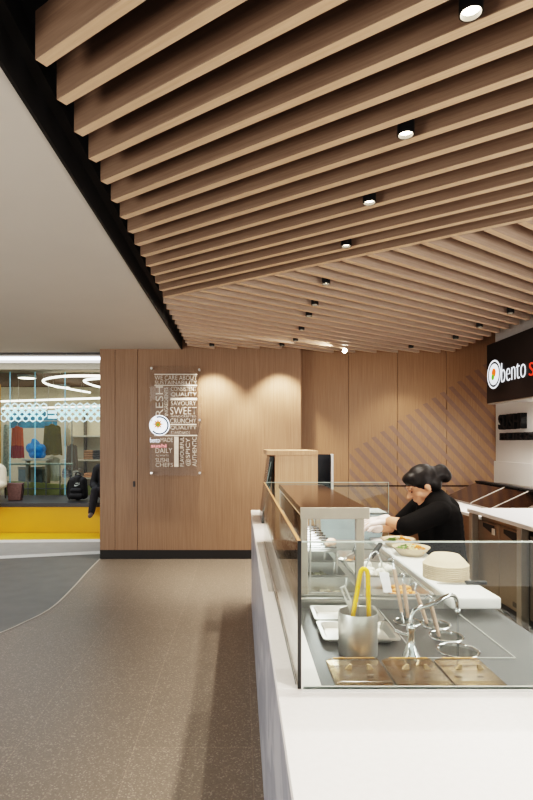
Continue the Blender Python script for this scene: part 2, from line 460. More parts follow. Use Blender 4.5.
for i, (x, y) in enumerate([(2.56,5.16),(2.54,5.73),(2.54,6.29)]):
    x, yy = in_gap(x, y)
    downlight(x, yy, 'black downlight in the short row beside the dark shop sign, %s from the right' % ORD[i], 45, 'downlights by the sign')
x, yy = in_gap(2.2, 6.9)
downlight(x, yy, 'black downlight close to the far oak wall, left of the shop sign', 30, None, size=100)
for x, lab in ((-0.37,'downlight grazing the oak wall just right of the acrylic sign'),(0.52,'downlight grazing the oak wall near its right corner')):
    downlight(x, 6.86, lab, 115, 'wall washing downlights', size=92, aim=(x, 7.05, 0.9))
# a bare bright spot light at the back, grazing one slat
t = thing('spotlight', 'bright glaring spotlight by the far wall that lights one slat', 'spotlight', (1.37,7.1,2.76))
mb = MB(); Msp = Matrix.Translation((1.37,7.13,2.77)) @ Vector((-0.3,-1,-0.12)).to_track_quat('-Z','Y').to_matrix().to_4x4()
mb.lathe([(0.028,-0.002),(0.034,-0.004),(0.034,0.06),(0.02,0.075)], M=Msp, n=24, cap1=True); mb.build('housing', BLACKP, t, 40)
mb = MB(); mb.lathe([(0.0005,0.0),(0.028,0.0)], M=Msp, n=24, cap0=True); mb.build('lens', emis('bright_lens',(255,240,215),60), t)
mb = MB(); mb.tube([(1.37,7.15,2.80),(1.37,7.15,ZC)], 0.008); mb.build('stem', BLACKP, t)
L = bpy.data.lights.new('lamp','SPOT'); L.energy = 70; L.color = (1,0.88,0.72); L.spot_size = R(38); L.spot_blend = 0.4; L.shadow_soft_size = 0.02
lo = bpy.data.objects.new('lamp', L); COL.objects.link(lo); lo.location = (1.33,7.04,2.745); lo.rotation_euler = (Vector((0.6,6.5,2.80))-lo.location).to_track_quat('-Z','Y').to_euler()

# ------------------------------------------------------------------ acrylic sign
SY = 7.12
def cp(cx, cy):        # crop pixel of the sign study -> world x,z on the panel
    px = 110 + cx/4.1; py = 340 + cy/4.1
    return (px-VX)*SY/F, H-(py-VY)*SY/F
asg = thing('acrylic_sign', 'clear acrylic word sign on standoffs on the oak wall, with white printed words', 'sign', (*[cp(265,330)[0]], SY, cp(265,330)[1]))
ax0, az1 = cp(163,106); ax1, az0 = cp(374,556)
mb = MB(); mb.box(ax0, ax1, SY, SY+0.008, az0, az1, 0.001); mb.build('panel', ACRYL, asg)
for cx, cy in ((170,116),(366,122),(368,328),(170,330),(368,545),(170,545)):
    x, z = cp(cx, cy); mb = MB()
    mb.lathe([(0.0005,-0.012),(0.016,-0.012),(0.016,-0.002),(0.008,-0.002),(0.008,0.1)], M=Matrix.Translation((x,SY,z)) @ Matrix.Rotation(R(-90),4,'X'), n=20, cap0=True)
    mb.build('standoff', STEEL, asg, 40)
mb = MB()
def put(s, x0, y0, x1, y1, rot=False, bold=0.0, target=None, dy=0.003):
    X0, Z0 = cp(x0, y1); X1, Z1 = cp(x1, y0); m_ = target or mb
    if not rot:
        M = Matrix(((1,0,0,X0),(0,0,1,SY-dy),(0,1,0,Z0),(0,0,0,1))); text_bm(m_, s, M, X1-X0, Z1-Z0, 0, bold)
    else:
        M = Matrix(((0,-1,0,X1),(0,0,1,SY-dy),(1,0,0,Z0),(0,0,0,1))); text_bm(m_, s, M, Z1-Z0, X1-X0, 0, bold)
def bar(x0, y0, x1, y1):
    X0, Z0 = cp(x0,y1); X1, Z1 = cp(x1,y0); mb.poly([(X0,SY-0.003,Z0),(X1,SY-0.003,Z0),(X1,SY-0.003,Z1),(X0,SY-0.003,Z1)])
for b in ((182,139,358,143),(182,184,358,188),(248,237,357,247),(247,344,355,349),(182,389,358,394),(263,396,281,520)): bar(*b)
for s, *q in (('WE CARE ABOUT',184,146,356,164),('SUSTAINABILITY',184,167,356,182),('CONSISTENT',250,192,355,209),('QUALITY',250,215,355,233),
              ('SAVOURY',250,251,353,268),('SWEET',247,275,355,305),('HANDCRAFTED',250,309,353,317),('CRUNCHY',247,322,353,341),
              ('QUALITY',247,352,355,369),('STANDARDS',250,374,328,386),('MADE',207,401,258,418),('DAILY',187,443,255,463),
              ('ALWAYS',187,470,240,477),('SUSHI',187,484,240,501),('CHEFS',187,504,258,520)): put(s, *q, bold=-0.012)
for s, *q in (('FRESH',187,190,218,340),('INGREDIENTS',223,195,238,310),('FLAVOURFUL',287,398,303,518),('@SPICY',310,402,332,516),('AUTHENTIC',338,398,355,518)): put(s, *q, rot=True, bold=-0.005)
mb.build('lettering', mat('white_print', (222,214,202), 0.6), asg)
def disc(m_, cx, cy, r0, r1, y, n=40, a0=0, a1=360):
    x, z = cp(cx, cy); k = SY/F/4.1; N = n
    for i in range(N):
        A, B = R(a0+(a1-a0)*i/N), R(a0+(a1-a0)*(i+1)/N)
        pts = [(x+r0*k*math.cos(A),y,z+r0*k*math.sin(A)),(x+r1*k*math.cos(A),y,z+r1*k*math.sin(A)),(x+r1*k*math.cos(B),y,z+r1*k*math.sin(B)),(x+r0*k*math.cos(B),y,z+r0*k*math.sin(B))]
        if r0 == 0: pts = pts[1:3] + [(x,y,z)]
        m_.poly(pts)
REFL_WHITE = mat('white_reflection_glow', (235,242,250), 0.4, emit=(225,238,255), estr=0.9)  # self-glow standing in for a lit logo reflected in the acrylic
mb = MB(); disc(mb, 203, 350, 0, 42, SY-0.005); lg = mb.build('logo_reflection', REFL_WHITE, asg)  # reflected logo painted on the panel as a flat glowing disc
mb = MB(); disc(mb, 203, 350, 32, 38, SY-0.0065, 40, -140, 110); mb.build('logo_ring', mat('ring_navy', (40,48,66), 0.5), lg)
mb = MB(); x, z = cp(197, 345); k = SY/F/4.1
pts = [(x+(22 if i%2==0 else 11)*k*math.cos(R(i*22.5)), SY-0.0068, z+(22 if i%2==0 else 11)*k*math.sin(R(i*22.5))) for i in range(16)]
[mb.poly([pts[i], pts[(i+1)%16], (x,SY-0.0068,z)]) for i in range(16)]; mb.build('logo_star', mat('star_orange', (222,140,52), 0.5), lg)
mb = MB(); disc(mb, 197, 347, 0, 6, SY-0.0072, 16); mb.build('logo_core', mat('star_green', (120,160,60), 0.5), lg)
mb = MB(); put('bento', 165, 400, 204, 420, bold=-0.01, dy=0.005); mb.build('lettering', REFL_WHITE, asg)  # reflected sign word, painted on as glowing letters
mb = MB(); put('sushi', 168, 426, 232, 441, bold=0.03, dy=0.005); mb.build('lettering', mat('pink_reflection_glow', (228,150,150), 0.5, emit=(228,130,135), estr=0.4), asg)  # pink reflected sign word, also painted on with a glow

# ------------------------------------------------------------------ shop sign on the right
SX = 2.9
sg = thing('shop_sign', 'dark hanging shop sign with lit white and red lettering beside a round logo', 'sign', (SX+0.05, 5.0, 2.03))
mb = MB(); mb.box(SX, 3.0, 3.6, 6.37, 2.015, 2.70, 0.003); mb.build('sign_box', mat('dark_brown_sign', (22,16,14), 0.5, spec=0.2), sg)
mb = MB(); mb.box(SX+0.01, 2.999, 3.6, 6.36, 2.005, 2.0149); mb.build('bottom_trim', GREYMT, sg)
SM = lambda y, z, dx=0.004: Matrix(((0,0,-1,SX-dx),(-1,0,0,y),(0,1,0,z),(0,0,0,1)))
WGLOW = emis('sign_white_glow', (245,248,255), 1.0)
mb = MB(); text_bm(mb, 'bento', SM(6.0,2.222), 0.51, 0.215, 0.006, -0.022); mb.build('lettering', WGLOW, sg)
mb = MB(); text_bm(mb, 'sushi', SM(5.42,2.222), 0.56, 0.20, 0.006, -0.018); mb.build('lettering', emis('sign_red_glow', (245,62,40), 1.0), sg)
def ring3(m_, yc, zc, r0, r1, x, n=48, sy=1.0):
    for i in range(n):
        A, B = 2*math.pi*i/n, 2*math.pi*(i+1)/n
        q = [(x, yc-r0*math.cos(A)*sy, zc+r0*math.sin(A)),(x, yc-r1*math.cos(A)*sy, zc+r1*math.sin(A)),(x, yc-r1*math.cos(B)*sy, zc+r1*math.sin(B)),(x, yc-r0*math.cos(B)*sy, zc+r0*math.sin(B))]
        if r0 == 0: q = q[1:3] + [(x,yc,zc)]
        m_.poly(q)
yc, zc = 6.18, 2.335
mb = MB(); ring3(mb, yc, zc, 0.145, 0.165, SX-0.006); lgo = mb.build('logo_ring', WGLOW, sg)
mb = MB(); ring3(mb, yc, zc, 0, 0.122, SX-0.006); mb.build('logo_rice', WGLOW, lgo)
mb = MB(); ring3(mb, yc-0.0, zc+0.018, 0, 0.05, SX-0.008, 24); mb.build('logo_filling', emis('logo_orange', (240,90,35), 1.1), lgo)
mb = MB(); ring3(mb, yc+0.02, zc-0.03, 0, 0.034, SX-0.009, 24); mb.build('logo_filling', emis('logo_green', (90,150,40), 1.0), lgo)
# black dimensional lettering on the white wall
for word, y, z, w, h, lab in (('SUSHI', 7.32, 1.73, 0.60, 0.20, 'upper black raised wall word, nearest the far corner of the white wall'),
                              ('BURRITOS', 7.28, 1.585, 1.5, 0.10, 'lower long black raised wall word on the white wall under the sign')):
    M = Matrix(((0,0,-1,3.559),(-1,0,0,y),(0,1,0,z),(0,0,0,1)))
    mb = MB(); text_bm(mb, word, M, w, h, 0.075, 0.02)
    tag(mb.build('wall_lettering', BLACK), lab, 'lettering', None)

# ------------------------------------------------------------------ the service counter
CX0, CX1, CI = 0.096, 1.03, 0.216        # outer left face, right side, inner edge of the white ledge
ZT, ZD = 0.90, 0.875
ctr = thing('service_counter', 'long white quartz service counter with grey veined side, running to the oak wall', 'counter', (0.5,2.5,0))
mb = MB(); mb.box(CX0+0.004, CX0+0.03, 0.45, 5.24, 0.0, ZT-0.03); mb.build('side_panel', MARBLE, ctr)
mb = MB(); mb.box(CX0, CI, 1.431, 5.24, ZT-0.03, ZT, 0.002); mb.box(CX0, CX1, 0.42, 1.431, ZT-0.03, ZT, 0.002); mb.build('countertop', QUARTZ, ctr)
mb = MB(); mb.box(CX0+0.031, CI-0.004, 3.58, 5.238, 0.0, ZT-0.031); mb.build('low_wall', WHITE, ctr)
mb = MB(); mb.box(CX0+0.031, CX1-0.02, 0.46, 0.48, 0.0, ZT-0.031); mb.box(CX1-0.03, CX1-0.01, 0.481, 3.57, 0.0, 0.84); mb.box(CI, CX1-0.03, 3.55, 3.57, 0.0, 0.86); mb.build('base_panel', WHITE, ctr)
# glass channel line, and a shade patch painted grey on the ledge
mb = MB(); mb.poly([(0.1445,2.36,ZT+0.0012),(0.149,2.36,ZT+0.0012),(0.149,1.45,ZT+0.0012),(0.1465,1.45,ZT+0.0012)][::-1])
mb.build('glass_channel', mat('dark_channel',(110,112,110),0.4), ctr)
mb = MB(); mb.poly([(0.103,3.55,ZT+0.0008),(0.146,3.55,ZT+0.0008),(0.146,2.36,ZT+0.0008),(0.120,2.36,ZT+0.0008)][::-1]); mb.build('ledge_shade', mat('grey_ledge_shade',(190,187,182),0.4), ctr)
wells = [(0.704,1.752,0.062),(0.716,1.882,0.054),(0.722,2.005,0.050),(0.628,2.035,0.046)]
def circ(x, y, r, z, n=32): return [(x+r*math.cos(2*math.pi*i/n), y+r*math.sin(2*math.pi*i/n), z) for i in range(n)]
mb = MB(); mb.holed([(CI,1.431,ZD),(CX1,1.431,ZD),(CX1,2.2,ZD),(CI,2.2,ZD)], [circ(x,y,r-0.002,ZD) for x,y,r in wells])
mb.box(CX1-0.004, CX1, 1.431, 2.2, ZD-0.04, ZD-0.0005)
mb.build('steel_deck', STEELD, ctr)
# raised bead around the drop-in station and the case base
mb = MB()
for x0,x1,y0,y1 in ((0.555,0.862,1.690,1.694),(0.858,0.862,1.694,2.19),(0.555,0.559,1.694,2.19)): mb.box(x0,x1,y0,y1,ZD-0.001,ZD+0.003,0.001)
mb.build('deck_bead', mat('pale_bead',(168,168,166),0.4,0.3), ctr)
mb = MB()
mb.box(CI, 0.80, 2.2, 2.235, 0.855, 0.915, 0.004)                    # front rail
mb.box(CI, 0.252, 2.235, 3.55, 0.855, 0.915, 0.003); mb.box(0.80, 0.826, 2.2, 3.55, 0.855, 0.915, 0.003); mb.box(CI, 0.826, 3.505, 3.55, 0.855, 0.915, 0.003)
mb.box(0.51, 0.54, 2.235, 3.505, 0.885, 0.913, 0.002)
for y in (2.545, 2.865, 3.185): mb.box(0.252, 0.80, y-0.01, y+0.01, 0.885, 0.913, 0.002)
mb.build('well_rails', STEEL, ctr)
mb = MB(); mb.box(0.24, 0.81, 2.21, 3.52, 0.70, 0.71); mb.build('well_floor', STEELM, ctr)
mb = MB(); mb.box(0.826, CX1, 2.2, 3.56, 0.855, 0.893); mb.build('board_support', STEEL, ctr)

# dipper wells
for i, (x, y, r) in enumerate(wells):
    w = thing('dipper_well', ['round steel dipper well under the running tap, nearest the front glass','round steel dipper well, second from the front glass','round steel dipper well, rearmost of the right hand line','round steel dipper well left of the others, holding two ladles'][i], 'dipper well', (x,y,ZD-0.12), 'dipper wells')
    mb = MB(); mb.lathe([(r+0.006,0.0012),(r+0.005,0.004),(r+0.001,0.005),(r-0.003,0.003),(r-0.004,-0.006)], (x,y,ZD), 40); mb.build('rim', CHROME, w, 50)
    mb = MB(); mb.lathe([(r-0.004,-0.006),(r-0.006,-0.10),(r-0.02,-0.118),(0.001,-0.12)], (x,y,ZD), 40); mb.build('bowl', STEEL, w, 50)
    mb = MB(); mb.lathe([(0.0005,-0.035),(r-0.006,-0.035)], (x,y,ZD), 40, cap0=True); mb.build('water', thin_glass('water_film', (0.86,0.9,0.9), 0.02, 1.33), w)

# tap
tp = thing('tap', 'chrome swan-neck tap with flared base running water into the front dipper well', 'tap', (0.532,1.69,ZD))
mb = MB(); mb.lathe([(0.032,0.001),(0.030,0.008),(0.018,0.03),(0.012,0.05),(0.011,0.085),(0.014,0.09),(0.014,0.105),(0.010,0.112)], (0.532,1.69,ZD), 28, cap0=True, cap1=True); mb.build('base', CHROME, tp, 50)
pts = smooth_curve([(0.532,1.69,ZD+0.105),(0.533,1.69,1.005),(0.548,1.692,1.028),(0.60,1.70,1.043),(0.655,1.72,1.062),(0.682,1.735,1.060),(0.698,1.748,1.040),(0.703,1.752,1.012)], 6)
mb = MB(); mb.tube(pts, 0.0068, 14); mb.build('spout', CHROME, tp, 60)
mb = MB(); mb.lathe([(0.0078,0.0),(0.0086,0.003),(0.0086,0.016),(0.007,0.018)], (0.703,1.752,0.998), 20, cap0=True, cap1=True); mb.build('nozzle', CHROME, tp, 50)
mb = MB(); mb.tube([(0.532,1.69,ZD+0.07),(0.505,1.70,ZD+0.075),(0.485,1.705,ZD+0.083)], [0.006,0.005,0.006], 10); mb.build('lever', CHROME, tp, 50)
mb = MB(); mb.tube([(0.7031,1.7521,0.997),(0.7032,1.7522,0.92),(0.7034,1.7523,ZD-0.034)], [0.0035,0.0028,0.0032], 10)
tag(mb.build('water_stream', thin_glass('running_water', (0.93,0.95,0.96), 0.02, 1.33, 1.6), smooth=60), 'thin stream of water falling from the tap spout', 'water', None, 'stuff')

# ladles with tan grips
TAN = mat('tan_grip', (190,160,140), 0.5)
def ladle(top, bot, label, r=0.007):
    top, bot = Vector(top), Vector(bot); d = (bot-top).normalized()
    t = thing('ladle', label, 'ladle', bot, 'ladles in the dipper wells')
    m1 = top.lerp(bot, 0.08); m2 = top.lerp(bot, 0.66)
    mb = MB(); mb.tube([m1, m1.lerp(m2,.5), m2], [r, r*1.1, r*0.9], 10); mb.build('grip', TAN, t, 60)
    mb = MB(); mb.tube([m2, bot], 0.0035, 8); mb.build('shaft', CHROME, t, 60)
    s = Vector((-1,0,0))
    hk = smooth_curve([m1, top, top + Vector((0.004,0,0.014)), top + Vector((-0.008,0,0.022)), top + Vector((-0.020,0,0.012))], 4)
    mb = MB(); mb.tube(hk, 0.0035, 8); mb.build('hook', CHROME, t, 60)
    mb = MB(); mb.lathe([(0.026,0.0),(0.024,-0.014),(0.013,-0.026),(0.001,-0.028)], bot, 20); mb.build('bowl', STEEL, t, 60)
    return t
ladle((0.588,2.09,1.085), (0.622,2.03,0.815), 'tan gripped ladle, tallest and leftmost of the four in the dipper wells')
ladle((0.618,2.06,1.03), (0.642,2.045,0.815), 'tan gripped ladle, second from the left in the dipper wells')
ladle((0.645,2.0,1.01), (0.712,2.005,0.815), 'tan gripped ladle, third from the left, leaning behind the tap arm')
ladle((0.655,1.87,1.0), (0.706,1.885,0.815), 'tan gripped ladle, rightmost and nearest the running water')

# amber lids on sixth-size pans
AMB = thin_glass('amber_plastic', (0.90,0.78,0.62), 0.15, 1.45, 0.8)
def lid(x0, x1, label):
    y0, y1 = 1.482, 1.668; z = ZD
    t = thing('lidded_pan', label, 'pan', ((x0+x1)/2,(y0+y1)/2,z), 'amber lidded pans')
    mb = MB()
    mb.box(x0, x1, y0, y1, z+0.0005, z+0.004, 0.001)
    mb.build('pan_base', mat('dark_sauce', (138,118,96), 0.4, var=0.25, scale=40), t)
    mb = MB(); b=0.012
    mb.hexa([(x0,y0,z+0.0045),(x0+b,y0+b,z+0.016),(x0,y1,z+0.0045),(x0+b,y1-b,z+0.016),(x1,y0,z+0.0045),(x1-b,y0+b,z+0.016),(x1,y1,z+0.0045),(x1-b,y1-b,z+0.016)], 0.002)
    mb.build('lid', AMB, t)
    cx, cy = (x0+x1)/2, (y0+y1)/2
    for s in (-1,1):
        mb = MB()
        mb.hexa([(cx+s*0.032-0.010,cy-0.006,z+0.016),(cx+s*0.026-0.004,cy-0.003,z+0.030),(cx+s*0.032-0.010,cy+0.006,z+0.016),(cx+s*0.026-0.004,cy+0.003,z+0.030),
                 (cx+s*0.032+0.010,cy-0.006,z+0.016),(cx+s*0.026+0.004,cy-0.003,z+0.030),(cx+s*0.032+0.010,cy+0.006,z+0.016),(cx+s*0.026+0.004,cy+0.003,z+0.030)], 0.001)
        mb.build('handle', mat('amber_handle', (176,146,108), 0.2, var=0.1), t)
    mb = MB(); mb.box(x0+0.02, x1-0.02, y1-0.018, y1-0.0125, z+0.0165, z+0.0185, 0.0005); mb.build('hinge_strip', mat('amber_ridge', (214,160,92), 0.25, var=0.2, scale=60), t)
lid(0.262, 0.428, 'amber plastic lidded pan at the left of the front glass, below the steel pot')
lid(0.433, 0.590, 'amber plastic lidded pan in the middle, in front of the tap base')
lid(0.595, 0.738, 'more orange amber lidded pan at the right, in front of the dipper wells')

# shallow steel pans
def pan(name, x0, x1, y0, y1, zt, depth, label, cat, group, m=STEEL, lip=0.012):
    mb = MB(); b = mb.bm; e = 0.012
    def rr(x0,x1,y0,y1,z,r=0.016,n=4):
        pts = []
        for cx, cy, a in ((x1-r,y1-r,0),(x0+r,y1-r,90),(x0+r,y0+r,180),(x1-r,y0+r,270)):
            for i in range(n+1):
                A = R(a+90*i/n); pts.append((cx+r*math.cos(A), cy+r*math.sin(A), z))
        return [b.verts.new(p) for p in pts]
    loops = [rr(x0,x1,y0,y1,zt-0.005), rr(x0,x1,y0,y1,zt), rr(x0+lip,x1-lip,y0+lip,y1-lip,zt), rr(x0+lip+e,x1-lip-e,y0+lip+e,y1-lip-e,zt-depth)]
    for A, B in zip(loops, loops[1:]):
        for i in range(len(A)): b.faces.new((A[i],A[(i+1)%len(A)],B[(i+1)%len(A)],B[i]))
    b.faces.new(loops[-1])
    o = mb.build(name, m, smooth=40); tag(o, label, cat, group); return o
BRIGHT = mat('bright_steel', (208,206,202), 0.3, 1.0, var=0.03)
pan('steel_tray', 0.275, 0.535, 1.795, 1.985, ZD+0.022, 0.02, 'shallow steel tray on the deck just behind the steel pot', 'tray', 'shallow trays', BRIGHT)
pan('steel_tray', 0.275, 0.535, 2.00, 2.175, ZD+0.022, 0.02, 'shallow steel tray against the front rail of the display case', 'tray', 'shallow trays', BRIGHT)

# steel pot with utensils
px_, py_ = 0.374, 1.728
pt = thing('steel_pot', 'brushed steel cylinder pot behind the front glass holding yellow tongs', 'pot', (px_,py_,ZD))
mb = MB(); mb.lathe([(0.002,0.004),(0.057,0.004),(0.0595,0.006),(0.0595,0.136),(0.062,0.138),(0.0625,0.134),(0.0615,0.004),(0.058,0.0005),(0.001,0.0005)], (px_,py_,ZD), 48); mb.build('body', mat('pot_steel', (222,220,216), 0.36, 1.0, var=0.05, scale=20, stretch=(1,1,30)), pt, 50)
YEL = mat('yellow_grip', (246,190,18), 0.4)
tg = thing('tongs', 'yellow handled tongs standing in the steel pot', 'tongs', (px_,py_,ZD+0.01))
top = Vector((0.392,1.728,1.147))
mb = MB(); mb.tube(smooth_curve([(0.356,1.725,0.99),(0.369,1.726,1.06),(0.380,1.727,1.125),(0.386,1.728,1.142),(0.394,1.728,1.147),(0.402,1.728,1.142),(0.406,1.729,1.125),(0.408,1.73,1.06),(0.410,1.731,0.99)],5), 0.0075, 10); mb.build('grip', YEL, tg, 60)
mb = MB(); mb.tube([(0.356,1.725,0.99),(0.352,1.724,0.89)], 0.005, 8); mb.tube([(0.410,1.731,0.99),(0.409,1.731,0.89)], 0.005, 8); mb.build('arms', STEEL, tg, 60)
us = thing('slotted_spatula', 'pale slotted spatula handle leaning left in the steel pot', 'spatula', (px_-0.02,py_,ZD+0.01))
Mh = Matrix.Translation((0.336,1.745,1.068)) @ Matrix.Rotation(R(-22),4,'Y')
mb = MB(); mb.box(-0.009,-0.004,-0.003,0.003,-0.18,0.02,0.001,Mh); mb.box(0.004,0.009,-0.003,0.003,-0.18,0.02,0.001,Mh); mb.box(-0.004,0.004,-0.003,0.003,-0.18,-0.03,0.001,Mh); mb.box(-0.004,0.004,-0.003,0.003,0.014,0.02,0.001,Mh)
mb.build('handle', mat('pale_plastic',(214,214,212),0.4), us)
Ms = Matrix.Translation((0.371,1.735,1.02)) @ Matrix.Rotation(R(-3),4,'Y')
sp = thing('steel_spoon', 'short steel spoon handle between the yellow tong arms', 'spoon', (0.371,1.735,ZD+0.01))
mb = MB(); mb.box(-0.008,0.008,-0.002,0.002,-0.13,0.03,0.0015,Ms); mb.build('handle', STEEL, sp)
mb = MB(); mb.ball((0.377,1.735,0.90),(0.016,0.006,0.014),12); mb.build('bowl', STEEL, sp, 60)

# ------------------------------------------------------------------ display case over the food wells
cs = thing('display_case', 'stainless steel sneeze guard canopy on square posts over the food wells', 'display case', (0.386,2.9,0.915))
mb = MB(); mb.box(0.246, 0.526, 2.225, 3.53, 1.255, 1.283, 0.003); mb.build('canopy', STEELM, cs)
mb = MB(); mb.box(0.244, 0.528, 2.212, 2.2245, 1.238, 1.285, 0.002); mb.build('front_rim', STEELP, cs)
for x0, x1 in ((0.25,0.278),(0.478,0.512)):
    for y0 in (2.24, 3.47):
        mb = MB(); mb.box(x0, x1, y0, y0+0.03, 0.9155, 1.2545, 0.003); mb.build('post', STEELP, cs)
mb = MB(); mb.box(0.281, 0.475, 2.245, 2.251, 0.93, 1.235, 0.0005); mb.build('glass_pane', GLASSC, cs)
mb = MB(); mb.box(0.252, 0.258, 2.275, 3.465, 0.93, 1.235, 0.0005); mb.build('glass_pane', GLASSC, cs)
mb = MB(); mb.box(0.281, 0.475, 2.243, 2.253, 0.9165, 0.9295, 0.001); mb.box(0.285,0.292,2.243,2.253,0.93,1.23); mb.build('pane_channel', STEEL, cs)
mb = MB(); mb.box(0.30, 0.46, 2.35, 3.42, 1.238, 1.2545, 0.002); mb.build('heat_lamp', mat('lamp_housing',(180,178,172),0.35,0.8), cs)
# shelf and trays inside the case
sh = thing('wire_shelf', 'low steel shelf with bars inside the display case', 'shelf', (0.38,2.7,0.915))
mb = MB(); mb.box(0.285, 0.470, 2.62, 3.38, 1.02, 1.026, 0.002)
for x in (0.29,0.465):
    for y in (2.63,3.37): mb.tube([(x,y,0.9155),(x,y,1.02)], 0.005, 8)
mb.build('shelf_plate', STEEL, sh)
mb = MB()
for i in range(9): mb.tube([(0.285,2.66+i*0.085,1.034),(0.47,2.66+i*0.085,1.034)], 0.006, 8)
mb.build('bars', CHROME, sh)

# food pans in the wells
rows = [(2.237,2.533),(2.557,2.853),(2.877,3.173),(3.197,3.503)]
names = ['in the front row','in the second row','in the third row','in the back row']
for i, (y0, y1) in enumerate(rows):
    pan('food_pan', 0.253, 0.511, y0, y1, 0.922, 0.09, 'steel food pan %s under the canopy' % names[i], 'food pan', 'food pans', STEEL)
    pan('food_pan', 0.539, 0.801, y0, y1, 0.922, 0.09 if i else 0.05, 'steel food pan %s beside the white board' % names[i], 'food pan', 'food pans', BRIGHT)
def heap(name, x0, x1, y0, y1, z0, h, m, label, cat, n=60, r=(0.012,0.02), kind='stuff'):
    mb = MB()
    for i in range(n):
        x, y = random.uniform(x0,x1), random.uniform(y0,y1)
        u = (1-((2*(x-x0)/(x1-x0)-1)**2))*(1-((2*(y-y0)/(y1-y0)-1)**2))
        rr = random.uniform(*r)
        mb.ball((x,y,z0+rr+h*u*random.uniform(0.2,1)), (rr, rr*random.uniform(0.6,1.2), rr*random.uniform(0.6,1)), 8, Matrix.Rotation(random.uniform(0,3),3,'Z'))
    return tag(mb.build(name, m, smooth=60), label, cat, None, kind)
RICE = mat('white_rice', (240,236,226), 0.7, bump=0.4, scale=300)
heap('rice', 0.58, 0.67, 2.60, 2.80, 0.842, 0.09, RICE, 'left mound of white rice in the second row pan', 'rice', 110, (0.014,0.024))
heap('rice', 0.68, 0.765, 2.60, 2.80, 0.842, 0.085, RICE, 'right mound of white rice in the second row pan', 'rice', 100, (0.014,0.024))
heap('shrimp', 0.66, 0.76, 2.30, 2.47, 0.876, 0.03, mat('orange_food',(222,150,90),0.5,var=0.2), 'orange seafood pieces in the front pan beside the board', 'food', 50, (0.010,0.016))
heap('greens', 0.29, 0.47, 2.60, 2.81, 0.836, 0.05, mat('olive_food',(132,128,96),0.6,var=0.3), 'olive green salad in the pan under the canopy', 'food', 70)
heap('sliced_meat', 0.29, 0.47, 2.28, 2.49, 0.836, 0.04, mat('pale_food',(186,170,140),0.6,var=0.2), 'pale sliced topping in the front pan under the canopy', 'food', 60)
heap('carrot', 0.58, 0.76, 2.92, 3.13, 0.836, 0.05, mat('carrot_food',(206,140,84),0.6,var=0.2), 'shredded carrot in the third row pan beside the board', 'food', 60)
mb = MB(); mb.ball((0.445,2.66,1.062),(0.026,0.026,0.020),16); mb.ball((0.43,2.665,1.052),(0.018,0.02,0.014),12)
tag(mb.build('food_scoop', mat('peach_food',(232,190,164),0.5), smooth=60), 'small peach coloured portion on the case shelf', 'food')
mb = MB(); mb.poly([(0.60,2.27,0.922),(0.632,2.26,0.922),(0.675,2.47,0.955),(0.635,2.49,0.955)], (0,0,0.0015)); tag(mb.build('paper_sheet', mat('greaseproof_paper',(176,176,180),0.5)), 'narrow grey white sheet lying over the front food pan', 'paper')
# black handled utensils in the third row
for i, (a, b, lab) in enumerate((((0.70,2.90,0.935),(0.78,3.02,0.985),'black handled serving spoon, lower of the pair by the white board'),((0.62,2.98,0.94),(0.70,3.14,1.0),'black handled serving spoon, upper of the pair by the white board'))):
    a, b = Vector(a), Vector(b); t = thing('serving_spoon', lab, 'spoon', a, 'black handled spoons')
    mb = MB(); mb.tube([a.lerp(b,0.05), a.lerp(b,0.5), b], [0.011,0.015,0.013], 12); mb.build('handle', BLACKP, t, 60)
    c = a + Vector((-0.07,-0.05,-0.018)); mb = MB(); mb.tube([a.lerp(b,0.05), c], 0.005, 8); mb.ball(c, (0.03,0.022,0.010), 12); mb.build('spoon_bowl', STEEL, t, 60)
mb = MB()
for pts in ([(0.60,2.62,0.935),(0.63,2.63,1.0),(0.655,2.64,1.02),(0.675,2.64,1.0),(0.70,2.66,0.93)],): mb.tube(smooth_curve(pts,5), 0.004, 8)
tag(mb.build('pan_handle', CHROME, smooth=60), 'bent wire handle rising from the rice pan', 'handle')
# white bin at the far end
bn = thing('plastic_bin', 'translucent white plastic bin at the far end of the food line', 'bin', (0.70,3.6,0.893))
mb = MB(); mb.hexa([(0.53,3.575,0.90),(0.50,3.575,1.075),(0.53,3.80,0.90),(0.50,3.82,1.075),(0.93,3.575,0.90),(0.96,3.575,1.075),(0.93,3.80,0.90),(0.96,3.82,1.075)], 0.01); mb.build('tub', mat('glowing_white_plastic',(236,242,242),0.35,emit=(232,238,240),estr=0.22), bn)  # emission added to the tub to brighten it under the canopy
mb = MB(); mb.box(0.485,0.975,3.565,3.835,1.076,1.088,0.003); mb.build('lid', mat('clear_white_lid',(226,236,238),0.25), bn)
mb = MB(); mb.box(0.87,0.93,3.566,3.5695,0.955,0.985); mb.build('paper_label', mat('teal_label',(70,110,120),0.5), bn)
bs = thing('back_stand', 'stainless stand carrying the white plastic bin', 'stand', (0.72,3.7,0))
mb = MB(); mb.box(0.44,0.99,3.575,3.86,0.86,0.899,0.003); mb.build('stand_top', STEEL, bs)
for x in (0.46,0.96):
    for y in (3.60,3.83): mb = MB(); mb.box(x-0.015,x+0.015,y-0.015,y+0.015,0,0.8595); mb.build('leg', STEEL, bs)

